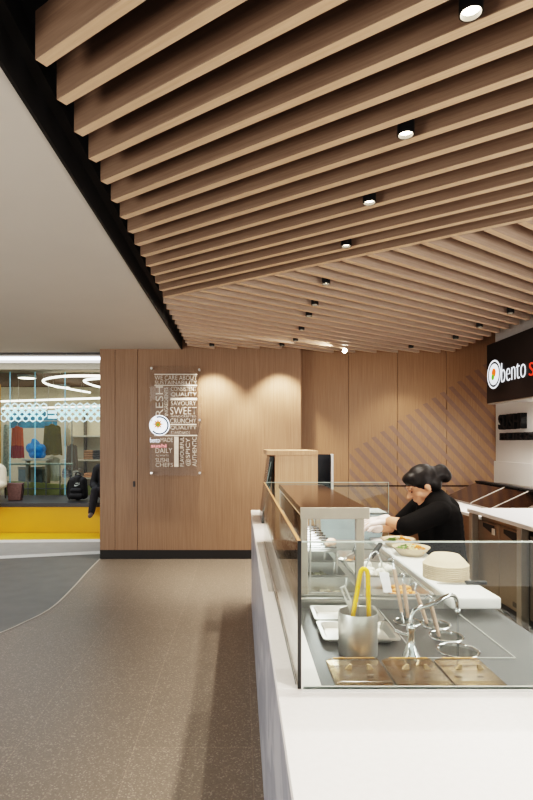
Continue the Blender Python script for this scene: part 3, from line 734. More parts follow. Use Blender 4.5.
# white board and what lies on it
bd = None
mb = MB(); mb.box(0.80+0.027, 1.028, 2.13, 3.50, 0.8935, 0.94, 0.008, seg=3)
bd = tag(mb.build('cutting_board', mat('white_board',(238,238,236),0.4,var=0.02), smooth=40), 'long white cutting board along the operator side of the counter', 'cutting board')
mb = MB(); mb.box(0.795, 0.8268, 2.2, 3.50, 0.9155, 0.93, 0.003); mb.build('board_edge', STEEL, bd)
TANB = mat('sugarcane_fibre', (210,190,164), 0.75, var=0.04, scale=60)
def bowl_bm(inv=False, r=0.1, h=0.045):
    prof = [(0.001,0.004),(0.058*r/0.1,0.004),(0.082*r/0.1,h*0.6),(0.094*r/0.1,h-0.002),(r,h),(r,h-0.003),(0.096*r/0.1,h-0.0055),(0.085*r/0.1,h*0.55),(0.060*r/0.1,0.0),(0.001,0.0)]
    if inv: prof = [(a, h-b) for a, b in prof]
    mb = MB(); mb.lathe(prof, (0,0,0), 44); return mb
first = None
for i in range(8):
    o = bowl_bm(True).build('paper_bowl', TANB, smooth=50) if first is None else copy_tree(first)
    first = first or o
    o.location = (0.930+random.uniform(-.001,.001), 2.455, 0.9405+i*0.0085)
    tag(o, 'upturned tan fibre bowl, %s of the stack on the white board' % (['bottom one','second from the bottom','third from the bottom','fourth from the bottom','fourth from the top','third from the top','second from the top','topmost one with full dome'][i]), 'bowl', 'stack of upturned bowls')
sb = bowl_bm(False).build('paper_bowl', TANB, smooth=50); sb.location = (0.929,2.95,0.9405); tag(sb, 'open tan fibre bowl of salad nearer the stack on the white board', 'bowl', 'salad bowls')
s2 = copy_tree(sb); s2.location = (0.928,3.19,0.9405); tag(s2, 'open tan fibre bowl of salad directly under the gloved hands', 'bowl', 'salad bowls')
def salad(cx, cy, label, cols):
    mb = MB(); me_mats = [mat('leaf_green',(98,128,52),0.6,var=0.3), mat('carrot_orange',(224,132,40),0.6,var=0.2), mat('sprout_cream',(220,206,160),0.6)]
    for i in range(110):
        a, rr = random.uniform(0,6.28), 0.078*math.sqrt(random.random()); x, y = cx+rr*math.cos(a), cy+rr*math.sin(a)
        z = 0.962 + 0.026*(1-(rr/0.08)**2) + random.uniform(0,0.008)
        s0 = len(mb.bm.faces); mb.ball((x,y,z),(random.uniform(.007,.014),random.uniform(.004,.009),.003),6,Matrix.Rotation(random.uniform(0,6),3,'Z') @ Matrix.Rotation(random.uniform(-.8,.8),3,'X'))
        mi = 1 if x > cx+0.015 else (0 if x < cx-0.02 else 2)
        mb.bm.faces.ensure_lookup_table()
        for f in mb.bm.faces[s0:]: f.material_index = mi
    o = mb.build('salad', me_mats[0], smooth=60)
    for m_ in me_mats[1:]: o.data.materials.append(m_)
    return tag(o, label, 'salad', None, 'stuff')
salad(0.929,2.95,'green leaves and orange carrot heaped in the nearer open bowl',0)
salad(0.928,3.19,'mixed salad in the bowl under the gloved hands',0)
kn = thing('knife', 'black handled knife lying on the white board right of the bowl stack', 'knife', (1.0,2.33,0.9405))
mb = MB(); mb.box(0.968,1.058,2.318,2.342,0.941,0.955,0.004); mb.build('handle', BLACKP, kn)
mb = MB(); mb.poly([(0.968,2.322,0.943),(0.968,2.345,0.943),(0.865,2.34,0.943),(0.845,2.33,0.943)], (0,0,0.002)); mb.build('blade', STEEL, kn)

# ------------------------------------------------------------------ glass guards
GZ = 1.292
g = thing('glass_panel', 'tall front glass guard facing the camera, standing on the white counter', 'glass panel', (0.6,1.42,ZT), 'glass guards')
mb = MB(); mb.box(0.160, 1.02, 1.416, 1.424, ZT+0.001, GZ-0.003); mb.build('pane', GLASS, g)
mb = MB(); mb.box(0.160, 1.02, 1.416, 1.424, GZ-0.003, GZ); mb.build('top_edge', GEDGE, g)
mb = MB(); mb.box(0.165, 1.02, 1.4245, 1.431, ZT+0.0005, ZT+0.007); mb.box(0.160, 1.02, 1.4100, 1.4155, ZT+0.0005, ZT+0.005); mb.build('channel', mat('white_seal',(225,226,224),0.4), g)
g = thing('glass_panel', 'long side glass guard running along the white ledge beside the walkway', 'glass panel', (0.154,2.5,ZT), 'glass guards')
mb = MB(); mb.box(0.150, 0.158, 1.428, 3.57, ZT+0.001, GZ-0.003); mb.build('pane', thin_glass('side_glass',(0.96,0.975,0.965),gain=0.6), g)
mb = MB(); mb.box(0.150, 0.158, 1.428, 3.57, GZ-0.003, GZ); mb.build('top_edge', mat('wood_reflection_edge',(186,140,100),0.3), g)  # wood reflection painted into the colour of the glass top edge
mb = MB(); mb.box(0.1495, 0.1590, 1.4245, 1.4279, ZT+0.001, GZ); mb.build('edge_gasket', mat('black_seal',(12,14,14),0.3), g)
g = thing('glass_panel', 'rear glass guard across the far end of the food line', 'glass panel', (0.56,3.56,ZT), 'glass guards')
mb = MB(); mb.box(0.160, 0.972, 3.5605, 3.568, 0.9155, GZ-0.003); mb.build('pane', GLASS, g)
mb = MB(); mb.box(0.160, 0.972, 3.5605, 3.568, GZ-0.003, GZ); mb.box(0.972,0.975,3.5605,3.568,0.9155,GZ); mb.build('top_edge', GEDGE, g)

# ------------------------------------------------------------------ podium, till, menu holder
pd = thing('podium', 'pale oak host podium with an overhanging top behind the glass', 'podium', (0.44,4.55,0))
mb = MB(); mb.box(0.272, 0.611, 4.30, 4.85, 0, 1.452, 0.002); mb.build('cabinet', W_POD, pd)
mb = MB(); mb.box(0.205, 0.613, 4.295, 5.0, 1.4525, 1.49, 0.003); mb.build('top', W_POD, pd)
mh = thing('menu_board', 'dark leaning menu board beside the oak podium on the white ledge', 'menu board', (0.2,4.6,ZT))
mb = MB(); mb.hexa([(0.165,4.36,ZT+0.001),(0.232,4.36,1.44),(0.165,4.85,ZT+0.001),(0.232,4.85,1.44),(0.205,4.36,ZT+0.001),(0.268,4.36,1.44),(0.205,4.85,ZT+0.001),(0.268,4.85,1.44)], 0.003); mb.build('board', mat('dark_menu',(34,38,36),0.2), mh)
mb = MB()
for k in range(2):
    y0 = 4.358; z0 = 1.0+0.2*k
    mb.poly([(0.18+0.02*k,y0,z0),(0.186+0.02*k,y0,z0),(0.236+0.01*k,y0,z0+0.2),(0.23+0.01*k,y0,z0+0.2)])
mb.build('edge_highlight', mat('teal_highlight',(120,140,135),0.3), mh)  # greenish highlights painted as slanted strips on the dark board
st = thing('till_stand', 'narrow oak stand under the till behind the podium', 'stand', (0.74,5.0,0))
mb = MB(); mb.box(0.63, 0.86, 4.9, 5.3, 0.0, 1.06, 0.002); mb.build('cabinet', W_WALL, st)
mb = MB(); mb.box(0.625, 0.865, 4.895, 5.305, 1.0605, 1.09, 0.002); mb.build('top', W_POD, st)
tl = thing('till_screen', 'black till screen with a pale side edge behind the podium', 'monitor', (0.74,5.05,1.09))
mb = MB(); mb.box(0.66, 0.832, 5.0, 5.03, 1.125, 1.445, 0.004); mb.build('screen', mat('black_screen',(16,18,24),0.15), tl)
mb = MB(); mb.box(0.833, 0.856, 4.995, 5.05, 1.12, 1.447, 0.003); mb.build('side_edge', mat('pale_shell',(206,210,212),0.4), tl)
mb = MB(); mb.box(0.69,0.81,5.0,5.12,1.0905,1.102,0.002); mb.box(0.73,0.77,5.031,5.05,1.103,1.3); mb.build('foot', BLACKP, tl)

# ------------------------------------------------------------------ right hand work counter with fridges
wc = thing('work_counter', 'stainless work counter on square legs along the right side', 'counter', (2.6,4.2,0))
mb = MB(); mb.box(2.26, 3.05, 2.6, 5.40, 0.862, 0.90, 0.006); mb.build('worktop', mat('pale_steel_top',(226,226,226),0.35,0.25,var=0.03), wc)
for y in (5.315, 4.385, 3.45, 2.62):
    for x in (2.275, 2.96):
        mb = MB(); mb.box(x, x+0.065, y, y+0.075, 0, 0.8615, 0.003); mb.build('leg', GREYMT, wc)
def fridge(y0, y1, label):
    f = thing('undercounter_fridge', label, 'fridge', (2.65,(y0+y1)/2,0), 'undercounter fridges')
    mb = MB(); mb.box(2.36, 2.95, y0, y1, 0.10, 0.85, 0.004); mb.build('body', STEELF, f)
    mb = MB(); mb.box(2.40, 2.93, y0+0.01, y1-0.01, 0.0, 0.0995); mb.build('plinth', BLACK, f)
    ym = (y0+y1)/2
    for a, b, s in ((y0+0.008, ym-0.004, 1), (ym+0.004, y1-0.008, -1)):
        mb = MB(); mb.box(2.335, 2.3595, a, b, 0.12, 0.80, 0.004); dd = mb.build('door', STEELF, f)
        c = (b-0.13) if s > 0 else (a+0.13)
        c = (a+b)/2
        mb = MB(); mb.hexa([(2.330,c-0.11,0.70),(2.330,c-0.11,0.785),(2.330,c+0.11,0.75),(2.330,c+0.11,0.785),(2.3349,c-0.11,0.70),(2.3349,c-0.11,0.785),(2.3349,c+0.11,0.75),(2.3349,c+0.11,0.785)], 0.001); mb.build('handle_recess', BLACK, dd)
    mb = MB(); mb.box(2.328,2.3345,ym+0.07,ym+0.13,0.70,0.76,0.002); mb.build('lock_plate', mat('chrome_plate',(230,230,228),0.3,0.6), f)
    mb = MB(); mb.box(2.330,2.3345,y0+0.06,y0+0.16,0.15,0.19,0.001); mb.build('badge', mat('dark_badge',(70,62,54),0.4), f)
fridge(4.475, 5.30, 'brown steel fridge between the first two counter legs, behind the bowls')
fridge(3.54, 4.37, 'brown steel fridge nearer the camera at the right edge of the photo')

pr = thing('prep_table', 'steel prep table with sloping brown reflecting lids by the white wall', 'prep table', (3.0,6.4,0))
mb = MB(); mb.box(2.48, 3.50, 5.45, 7.40, 0.08, 0.775, 0.004); mb.build('cabinet', STEELF, pr)
mb = MB(); mb.box(2.40, 2.74, 5.45, 7.40, 0.7755, 0.81, 0.004); mb.build('board', QUARTZ, pr)
for a, b in ((5.45,5.915),(5.925,6.455),(6.465,7.25)):
    mb = MB(); mb.hexa([(2.75,a,0.80),(2.75,a,0.835),(2.75,b,0.80),(2.75,b,0.835),(3.16,a,0.99),(3.16,a,1.025),(3.16,b,0.99),(3.16,b,1.025)], 0.004); mb.build('lid', STEELM, pr)
mb = MB()
for y in (5.92,6.46): mb.hexa([(2.75,y-0.0045,0.81),(2.75,y-0.0045,0.84),(2.75,y+0.0045,0.81),(2.75,y+0.0045,0.84),(3.16,y-0.0045,1.0),(3.16,y-0.0045,1.03),(3.16,y+0.0045,1.0),(3.16,y+0.0045,1.03)])
mb.build('lid_seam', mat('bright_seam',(220,216,208),0.3,0.6), pr)
mb = MB(); mb.box(3.161, 3.50, 5.45, 7.26, 0.776, 1.02, 0.003); mb.build('hood', STEELF, pr)
mb = MB(); mb.box(3.15, 3.24, 5.45, 7.27, 1.0265, 1.045, 0.002); mb.build('rear_rail', BLACK, pr)
mb = MB()
for y in (5.5,7.35):
    for x in (2.52,3.46): mb.tube([(x,y,0),(x,y,0.08)], 0.025, 12)
mb.build('feet', BLACK, pr)

# ------------------------------------------------------------------ people
SKIN = mat('skin_tan', (196,142,112), 0.5, var=0.05, scale=12)
HAIR = mat('dark_hair', (14,9,8), 0.5, spec=0.3, var=0.4, scale=40, stretch=(1,1,6))
SHIRT = mat('black_shirt', (13,12,12), 0.9, spec=0.15, var=0.15, scale=30)
PANTS = mat('dark_trousers', (34,34,38), 0.85)
GLOVE = mat('clear_glove', (232,216,208), 0.35, var=0.05, scale=30)
def hand_caps(w, d, n, thumb, s=1.0, curl=0.5):
    """w wrist, d pointing direction, n palm normal, thumb direction; five separate curled fingers"""
    w, d, n = Vector(w), Vector(d).normalized(), Vector(n).normalized(); th = Vector(thumb).normalized()
    c = []; pal = w + d*0.085
    for o in (-0.031,-0.0105,0.0105,0.031): c.append((w + th*o*0.6, 0.017*s, pal + th*o, 0.0125*s))
    for o, l in ((0.033,0.070),(0.011,0.080),(-0.011,0.074),(-0.032,0.058)):
        b = pal + th*o; k1 = b + (d*0.9 + n*curl*0.5 + th*o*11).normalized()*l*0.45; k2 = k1 + (d*0.6 + n*curl*1.4).normalized()*l*0.32; k3 = k2 + (d*0.2+n*curl*2).normalized()*l*0.25
        c += [(b,0.0098*s,k1,0.0092*s),(k1,0.0092*s,k2,0.0086*s),(k2,0.0086*s,k3,0.0078*s)]
    tb = w + d*0.03 + th*0.028; t1 = tb + (d*0.6+th*0.7+n*0.3).normalized()*0.04; t2 = t1 + (d*0.9+n*0.5).normalized()*0.03
    c += [(tb,0.013*s,t1,0.0105*s),(t1,0.0105*s,t2,0.009*s)]
    return c
def head_caps(C, fw, up):
    fw, up = Vector(fw).normalized(), Vector(up).normalized(); sd = up.cross(fw)
    M = Matrix((fw, sd, up)).transposed(); L = lambda f,s,u: C + fw*f + sd*s + up*u
    skin = [(L(-.012,0,.025),(.096,.075,.092),M),(L(.028,0,-.035),(.062,.056,.075),M),(L(.058,0,-.093),(.024,.026,.02),M),
            (L(.088,0,.012),.007,L(.112,0,-.026),.0125),(L(.100,.010,-.03),.008,L(.100,-.010,-.03),.008),
            (L(.086,.018,-.056),.006,L(.086,-.018,-.056),.006),(L(.083,.015,-.066),.0065,L(.083,-.015,-.066),.0065),
            (L(.078,.04,.03),.009,L(.088,.0,.03),.008),(L(.078,-.04,.03),.009,L(.088,.0,.03),.008),
            (L(-.008,.076,-.008),(.018,.008,.030),M),(L(-.008,-.076,-.008),(.018,.008,.030),M),
            (L(.05,.042,-.03),(.022,.018,.024),M),(L(.05,-.042,-.03),(.022,.018,.024),M)]
    return skin, L, M
# --- the worker, facing left over the food line
wk = thing('person', 'woman in black shirt and clear gloves, dark hair in a bun, bending over food line', 'person', (1.27,3.33,0))
p_ = R(30)
fw = Vector((-math.cos(p_),0.04,-math.sin(p_))).normalized(); up = Vector((-math.sin(p_),0,math.cos(p_))); up = (up - fw*up.dot(fw)).normalized()
HC = Vector((1.118,3.33,1.288))
hs, HL, HM = head_caps(HC, fw, up)
Lsh, Lel, Lwr = Vector((1.165,3.16,1.145)), Vector((0.945,3.08,1.075)), Vector((0.845,3.17,1.098))
Rsh, Rel, Rwr = Vector((1.165,3.51,1.145)), Vector((1.03,3.56,1.00)), Vector((0.87,3.46,1.005))
nb = Vector((1.195,3.335,1.205))
torso = [(nb,0.06,(1.215,3.335,1.10),0.125),((1.215,3.335,1.10),0.125,(1.235,3.335,0.93),0.118),((1.235,3.335,0.93),0.118,(1.255,3.335,0.80),0.13),
         ((1.22,3.22,1.10),0.085,(1.245,3.25,0.85),0.095),((1.22,3.45,1.10),0.085,(1.245,3.42,0.85),0.095),
         ((1.18,3.20,1.150),0.062,(1.20,3.335,1.185),0.075),((1.18,3.47,1.150),0.062,(1.20,3.335,1.185),0.075)]
legs = []
for s in (-1,1):
    hp = Vector((1.26,3.335+s*0.09,0.80)); kn_ = Vector((1.25,3.335+s*0.10,0.44)); an = Vector((1.28,3.335+s*0.11,0.09)); toe = Vector((1.14,3.335+s*0.13,0.03))
    legs.append((hp,kn_,an,toe))
skin = hs + [(HL(-.035,0,-.05),0.050,nb,0.058)] + torso
for sh_, el, wr in ((Lsh,Lel,Lwr),(Rsh,Rel,Rwr)):
    skin += [(sh_,0.052,el,0.040),(el,0.040,el.lerp(wr,0.35),0.039),(el.lerp(wr,0.35),0.039,wr,0.026)]
for hp,kn_,an,toe in legs: skin += [(hp,0.088,kn_,0.058),(kn_,0.058,an,0.04),(an,0.04,(an.x,an.y,0.04),0.038),((an.x,an.y,0.038),0.036,toe,0.026)]
lh = (Lwr, Vector((-1,0.12,-0.15)), Vector((0,0.35,-1)), Vector((0.1,1,0.3)))
rh = (Rwr, Vector((-1,-0.25,0.05)), Vector((0,-0.35,-1)), Vector((0.1,-1,0.3)))
skin += hand_caps(*lh) + hand_caps(*rh)
blob('body', skin, SKIN, wk, 0.006, 3)
blob('shirt', [(a if isinstance(a,tuple) else tuple(a), r+0.016, b if isinstance(b,tuple) else tuple(b), r2+0.016) for a,r,b,r2 in torso[1:]] +
     [((1.19,3.335,1.195),0.078,(1.215,3.335,1.10),0.14)] +
     [(Lsh,0.068,Lel,0.060),(Rsh,0.068,Rel,0.060),(Lel,0.060,Lel.lerp(Lwr,0.05),0.058),(Rel,0.060,Rel.lerp(Rwr,0.15),0.056),((1.245,3.335,0.80),0.15,(1.25,3.335,0.76),0.15)] +
     [((1.255,3.335,1.13),0.10,(1.275,3.335,1.0),0.10)] +
     [((1.19,3.335,1.215),(0.066,0.07,0.03),Matrix.Rotation(R(-35),3,'Y'))], SHIRT, wk, 0.009, 6)
blob('trousers', [((1.255,3.335,0.78),0.148,(1.258,3.335,0.74),0.14)] + [c for hp,kn_,an,toe in legs for c in ((hp,0.105,kn_,0.075),(kn_,0.075,an,0.06))], PANTS, wk, 0.012, 5)
for s, (hp,kn_,an,toe) in zip((0,1), legs):
    blob('shoe', [((an.x+0.01,an.y,0.045),0.044,toe,0.036),((an.x,an.y,0.07),0.045,(an.x,an.y,0.045),0.045)], BLACKP, wk, 0.008, 3)
hair = [(HL(-.019,0,.040),(.099,.084,.089),HM),(HL(-.055,0,-.005),(.062,.074,.080),HM),(HL(.040,0,.080),(.052,.064,.034),HM),(HL(.062,.0,.062),(.026,.058,.026),HM),
        (HL(-.015,.052,.018),(.050,.030,.048),HM),(HL(-.015,-.052,.018),(.050,.030,.048),HM),
        (HL(-.06,0,.025),.066,HL(-.122,0,.012),.054),(HL(-.140,0,.022),.046,HL(-.148,0,-.018),.043)]
blob('hair', hair, HAIR, wk, 0.007, 3)
for s in (-1,1): mb = MB(); mb.ball(HL(.082,s*.030,.004),(.006,.009,.0045),12,HM); mb.build('eye', mat('eye_dark',(38,26,22),0.2), wk, 60)
for s in (-1,1): mb = MB(); mb.tube([HL(.074,s*.046,.026),HL(.084,s*.03,.034),HL(.089,s*.014,.031)], 0.0022, 8); mb.build('eyebrow', HAIR, wk, 60)
for h_ in (lh, rh):
    w_, d_ = Vector(h_[0]), Vector(h_[1]).normalized()
    blob('glove', hand_caps(*h_, s=1.08) + [(w_-d_*0.008,0.033,w_+d_*0.02,0.030)], GLOVE, wk, 0.0042, 2)

# ------------------------------------------------------------------ corridor beyond the oak wall
BY = 9.3
YELLOW = mat('yellow_laminate', (232,178,18), 0.45, var=0.04, scale=3)
bch = thing('platform_bench', 'long yellow platform bench with a dark top across the corridor', 'bench', (-4,BY,0))
mb = MB(); mb.box(-7, -1.4, BY+0.02, 10.7, 0.0, 0.445, 0.004); mb.build('base', YELLOW, bch)
mb = MB(); mb.box(-7, -1.4, BY, 10.72, 0.4455, 0.515, 0.006); mb.build('top', mat('dark_seat',(62,62,64),0.4,var=0.1), bch)
# seated people at both ends
def sitter(loc, coat, trou, shoe, label, cross, hairm, face=-1):
    x, y, z = loc
    t = thing('person', label, 'person', (x,y,z))
    q = lambda a,b,c: Vector((x+a, y+b, z+c))
    hs, hl, hm = head_caps(q(0,-0.02,0.78), Vector((0.0,-1,-0.15)), Vector((0,-0.15,1)))
    tor = [(q(0,0,0.13),0.14,q(0,0.03,0.32),0.13),(q(0,0.03,0.32),0.13,q(0,0.03,0.47),0.13),(q(-.15,.03,.53),0.06,q(.15,.03,.53),0.06),(q(0,.02,.50),.11,q(0,.02,.58),.06)]
    arms = []; 
    for s in (-1,1): arms += [(q(s*.19,.03,.51),.05,q(s*.24,-.03,.25),.042),(q(s*.24,-.03,.25),.04,q(s*.12,-.25,.20),.03)]
    kneeA, kneeB = q(-.11*face,-.45,.09), q(.10*face,-.42,.17)
    footA = Vector((kneeA.x, kneeA.y-0.02, 0.09)); footB = q(cross, -.55, -0.17)
    leg = [(q(-.09*face,-.02,.10),.085,kneeA,.062),(kneeA,.06,footA,.042),(q(.09*face,-.02,.11),.085,kneeB,.062),(kneeB,.06,footB,.042)]
    toes = [(footA+Vector((0,0,-.04)), footA+Vector((0,-.15,-.055))), (footB+Vector((0,0,-.03)), footB+Vector((0.01,-.13,-.05)))]
    blob('body', hs + [(hl(-.03,0,-.05),.052,q(0,.02,.56),.06)] + tor + arms + leg + [(a,.035,b,.026) for a,b in toes] +
         [c for s in (-1,1) for c in hand_caps(q(s*.12,-.25,.20),(-s*.5,-.8,-.1),(0,0,-1),(-s,.3,.2))], SKIN, t, 0.011, 3)
    blob('jacket', [(a,r+.035,b,r2+.035) for a,r,b,r2 in tor] + [(a,r+.03,b,r2+.028) for a,r,b,r2 in arms], coat, t, 0.014, 4)
    blob('trousers', [(a,r+.016,b,r2+.018) for a,r,b,r2 in leg] + [(q(0,0,.10),.15,q(0,.02,.14),.15)], trou, t, 0.014, 4)
    for a, b in toes: blob('shoe', [(a,.045,b,.036)], shoe, t, 0.01, 3)
    blob('hair', [(hl(-.03,0,.05),(.1,.086,.085),hm),(hl(-.06,0,-.03),(.06,.08,.11),hm),(hl(.04,0,.1),(.05,.07,.03),hm)], hairm, t, 0.011, 3)
    return t
sitter((-4.46,9.61,0.56), mat('cream_puffer',(224,214,190),0.7,bump=0.4,scale=14), mat('white_trousers',(220,216,210),0.8), mat('tan_shoe',(196,158,130),0.6),
       'person in a cream padded jacket seated on the bench at the left edge', 0.30, HAIR, 1)
sitter((-2.38,9.61,0.56), mat('black_jacket',(24,24,26),0.8), mat('dark_jeans',(36,34,38),0.85), mat('grey_shoe',(96,84,80),0.6),
       'person in dark clothes seated on the bench, half hidden by the oak wall', -0.13, HAIR, -1)
# backpack
bx, by = (78-VX)*9.75/F, 9.75
bp = thing('backpack', 'black backpack with a pale emblem standing on the yellow bench', 'backpack', (bx,by,0.515))
NYL = mat('black_nylon', (20,20,22), 0.7, var=0.2, scale=30)
blob('bag', [((bx-.10,by,.62),.085,(bx-.085,by,.86),.08),((bx+.10,by,.62),.085,(bx+.085,by,.86),.08),((bx,by,.615),.10,(bx,by,.90),.085)], NYL, bp, 0.014, 4)
blob('front_pocket', [((bx-.08,by-.085,.60),.06,(bx+.08,by-.085,.60),.06),((bx-.07,by-.085,.70),.05,(bx+.07,by-.085,.70),.05)], NYL, bp, 0.014, 4)
mb = MB(); mb.tube(smooth_curve([(bx-.04,by,.97),(bx-.03,by,1.01),(bx+.03,by,1.01),(bx+.04,by,.97)],5),.012,8); mb.build('handle', NYL, bp, 60)
mb = MB(); mb.tube(smooth_curve([(bx-.14,by+.05,.92),(bx-.20,by+.05,.80),(bx-.20,by+.03,.62),(bx-.15,by,.54)],5),.018,8); mb.build('strap', NYL, bp, 60)
mb = MB(); M = Matrix.Translation((bx+.03,by-.150,.80)) @ Matrix.Rotation(R(-12),4,'X')
sw = [(-.052,.012),(-.05,-.008),(-.038,-.02),(-.018,-.018),(.06,.022),(-.012,-.002),(-.03,-.003),(-.042,.004)]
mb.poly([M @ Vector((x,0,z)) for x, z in sw])
mb.build('emblem', mat('pale_print',(200,210,204),0.5), bp)
mb = MB(); text_bm(mb, 'NIKE', M @ Matrix(((1,0,0,-.03),(0,0,1,0),(0,1,0,.02),(0,0,0,1))), .07, .024); mb.build('lettering', mat('pale_print',(200,210,204),0.5), bp)
# tote bag
tx, ty = (15.5-VX)*9.75/F, 9.75
tb = thing('tote_bag', 'brown patterned tote bag standing on the yellow bench', 'bag', (tx,ty,0.515))
mb = MB(); mb.hexa([(tx-.11,ty-.06,.517),(tx-.145,ty-.05,.83),(tx-.11,ty+.06,.517),(tx-.145,ty+.05,.83),(tx+.11,ty-.06,.517),(tx+.145,ty-.05,.83),(tx+.11,ty+.06,.517),(tx+.145,ty+.05,.83)], .012); mb.build('bag', mat('brown_monogram',(112,82,76),0.6,var=0.35,scale=45), tb)
mb = MB()
for s in (-1,1): mb.tube(smooth_curve([(tx+s*.135,ty-.03,.82),(tx+s*.165,ty-.05,.72),(tx+s*.15,ty-.07,.56)],5),.012,8)
mb.build('straps', mat('dark_leather',(40,28,26),0.5), tb)

# shopfront across the corridor
GY = 10.76
sf = s_ = F/GY
X_ = lambda px, d: (px-VX)*d/F
Z_ = lambda py, d: H-(py-VY)*d/F
mb = MB(); mb.box(-8, -1.2, 10.45, GY+0.2, 2.97, 3.10, 0.01); struct(mb.build('trim_8', mat('beige_fascia',(150,138,116),0.7)))
mb = MB(); mb.box(-8, -1.0, 7.5, 10.9, 3.32, 3.36); struct(mb.build('ceiling', mat('grey_ceiling',(120,120,122),0.8)))
mb = MB(); mb.box(-8, -1.0, 7.49, 7.52, 2.80, 3.32); struct(mb.build('trim_9', mat('grey_ceiling',(120,120,122),0.8)))
ll = thing('linear_light', 'long white linear light above the shop window across the corridor', 'light', (-4,10.2,3.14))
mb = MB(); mb.box(-8,-1.2,10.1,10.22,3.12,3.16,0.004); mb.build('diffuser', emis('cool_strip',(225,238,255),4.5), ll)
mb = MB(); mb.box(-8,-1.2,10.08,10.24,3.1605,3.20,0.004); mb.build('housing', GREYMT, ll)
for x in (-6.5,-5,-4.0,-3.2,-2.2):
    mb = MB(); mb.box(x-.05,x+.05,10.1,10.2,3.2005,3.32,.003); mb.build('bracket', mat('dark_bracket',(70,72,76),0.5), ll)
# windows in panes
xs = [-8, X_(10,GY), X_(35,GY), X_(65,GY), -1.2]
for i, (a, b) in enumerate(zip(xs, xs[1:])):
    mb = MB(); mb.box(a+.006, b-.006, GY, GY+.012, 0.515, 2.97); w = struct(mb.build('window_%d' % (i+1), thin_glass('shop_glass',(0.86,0.93,0.94),0.0,1.35)))
    mb = MB(); mb.box(b-.006, b+.006, GY-.002, GY+.014, 0.515, 2.97); mb.build('pane_edge', mat('cyan_edge',(120,176,190),0.3,emit=(110,180,200),estr=0.25), w)
mb = MB(); mb.box(-6,-4.78,GY-.05,GY-.01,0.52,2.72,.004); tag(mb.build('window_frame_panel', mat('ochre_panel',(178,128,24),0.5)), 'ochre yellow upright panel at the left edge of the shop window', 'panel')
# decal: band of elongated rings on the glass
mb = MB()
def hexring(x, z, w, h, t):
    out = [(x,z+h),(x+w,z+h*.5),(x+w,z-h*.5),(x,z-h),(x-w,z-h*.5),(x-w,z+h*.5)]
    inn = [(x,z+h-t*1.4),(x+w-t,z+h*.5-t*.5),(x+w-t,z-h*.5+t*.5),(x,z-h+t*1.4),(x-w+t,z-h*.5+t*.5),(x-w+t,z+h*.5-t*.5)]
    for i in range(6):
        j = (i+1)%6; mb.poly([(a,GY-.004,b) for a,b in (out[i],out[j],inn[j],inn[i])])
px = 4
while px < 104:
    if not 46 < px < 58:
        odd = int(px/3.6) % 2
        for py in ((407,414) if odd == 0 else (410.5,418)):
            hexring(X_(px,GY), Z_(py,GY), 0.068, 0.088, 0.022)
    px += 3.62
for py in (412,417): mb.box(X_(48,GY),X_(57,GY),GY-.006,GY-.003,Z_(py+1.6,GY),Z_(py-1.6,GY))
tag(mb.build('window_decal', mat('pale_cyan_film',(214,244,244),0.5,emit=(190,236,240),estr=0.35)), 'band of pale honeycomb rings stuck on the shop window', 'decal', None)
# shop interior
CREAM = mat('shop_cream_wall',(214,198,172),0.8)
mb = MB(); mb.box(-10,-1.0,14.5,14.7,0,3.3); struct(mb.build('wall_shop', CREAM))
mb = MB(); mb.box(-1.9,-1.8,10.8,14.5,0,3.3); struct(mb.build('wall_shop_right', CREAM))
mb = MB(); mb.box(-10,-1.2,GY+.22,14.6,3.05,3.1); struct(mb.build('ceiling', mat('shop_ceiling',(104,82,68),0.8)))
mb = MB(); mb.box(-10,-1.2,GY+.02,14.5,0.40,0.44); struct(mb.build('floor', mat('shop_floor',(150,140,120),0.5)))
LED = emis('led_line',(255,240,222),3)
def ledloop(pts, label):
    t = thing('led_line_light', label, 'light', pts[0], 'zigzag ceiling lights'); mb = MB(); mb.tube(pts, 0.024, 8); mb.build('diffuser', LED, t)
    mb = MB(); [mb.tube([(p[0],p[1],p[2]+0.03),(p[0],p[1],3.045)],0.006,6) for p in pts[::max(1,len(pts)//4)]]; mb.build('housing', GREYMT, t)
C3 = lambda px, py: ((px-VX)*1.33/(VY-py), F*1.33/(VY-py), 2.88)
ledloop(smooth_curve([C3(104,376),C3(70,376),C3(50,378),C3(43,381),C3(50,385),C3(70,389),C3(90,392.5)],5), 'large hairpin shaped light line on the shop ceiling')
ledloop(smooth_curve([C3(110,378),C3(92,379),C3(84,381),C3(92,385),C3(104,388)],5), 'small hairpin light line next to the oak wall edge')
ledloop([(-7.4,14.3,2.62),(-1.98,12.4,2.62)], 'straight upper light line along the shop back wall')
t = thing('led_line_light', 'straight lower light line on the shop back wall', 'light', (-4,13.5,2.46), 'zigzag ceiling lights')
mb = MB(); mb.tube([(-6.4,14.3,2.46),(-1.98,12.9,2.46)],0.02,8); mb.build('diffuser', LED, t)
mb = MB(); [mb.tube([(x,y,2.48),(x,y,3.045)],0.006,6) for x,y in ((-6,14.17),(-4,13.54),(-2.3,13.0))]; mb.build('housing', GREYMT, t)
for (px, py, lab) in ((27,383,'round ceiling light, upper left of the pair in the shop'),(62,391.5,'round ceiling light, lower right of the pair in the shop')):
    c = C3(px,py); t = thing('ceiling_light', lab, 'light', c, 'round shop lights')
    mb = MB(); mb.lathe([(0.001,0),(0.17,0),(0.19,0.01)], (c[0],c[1],2.98), 28, cap0=False); mb.build('diffuser', emis('warm_disc',(255,236,210),4), t)
    mb = MB(); mb.lathe([(0.191,0.008),(0.205,0.008),(0.205,0.07)], (c[0],c[1],2.98), 28); mb.build('rim', GREYMT, t)
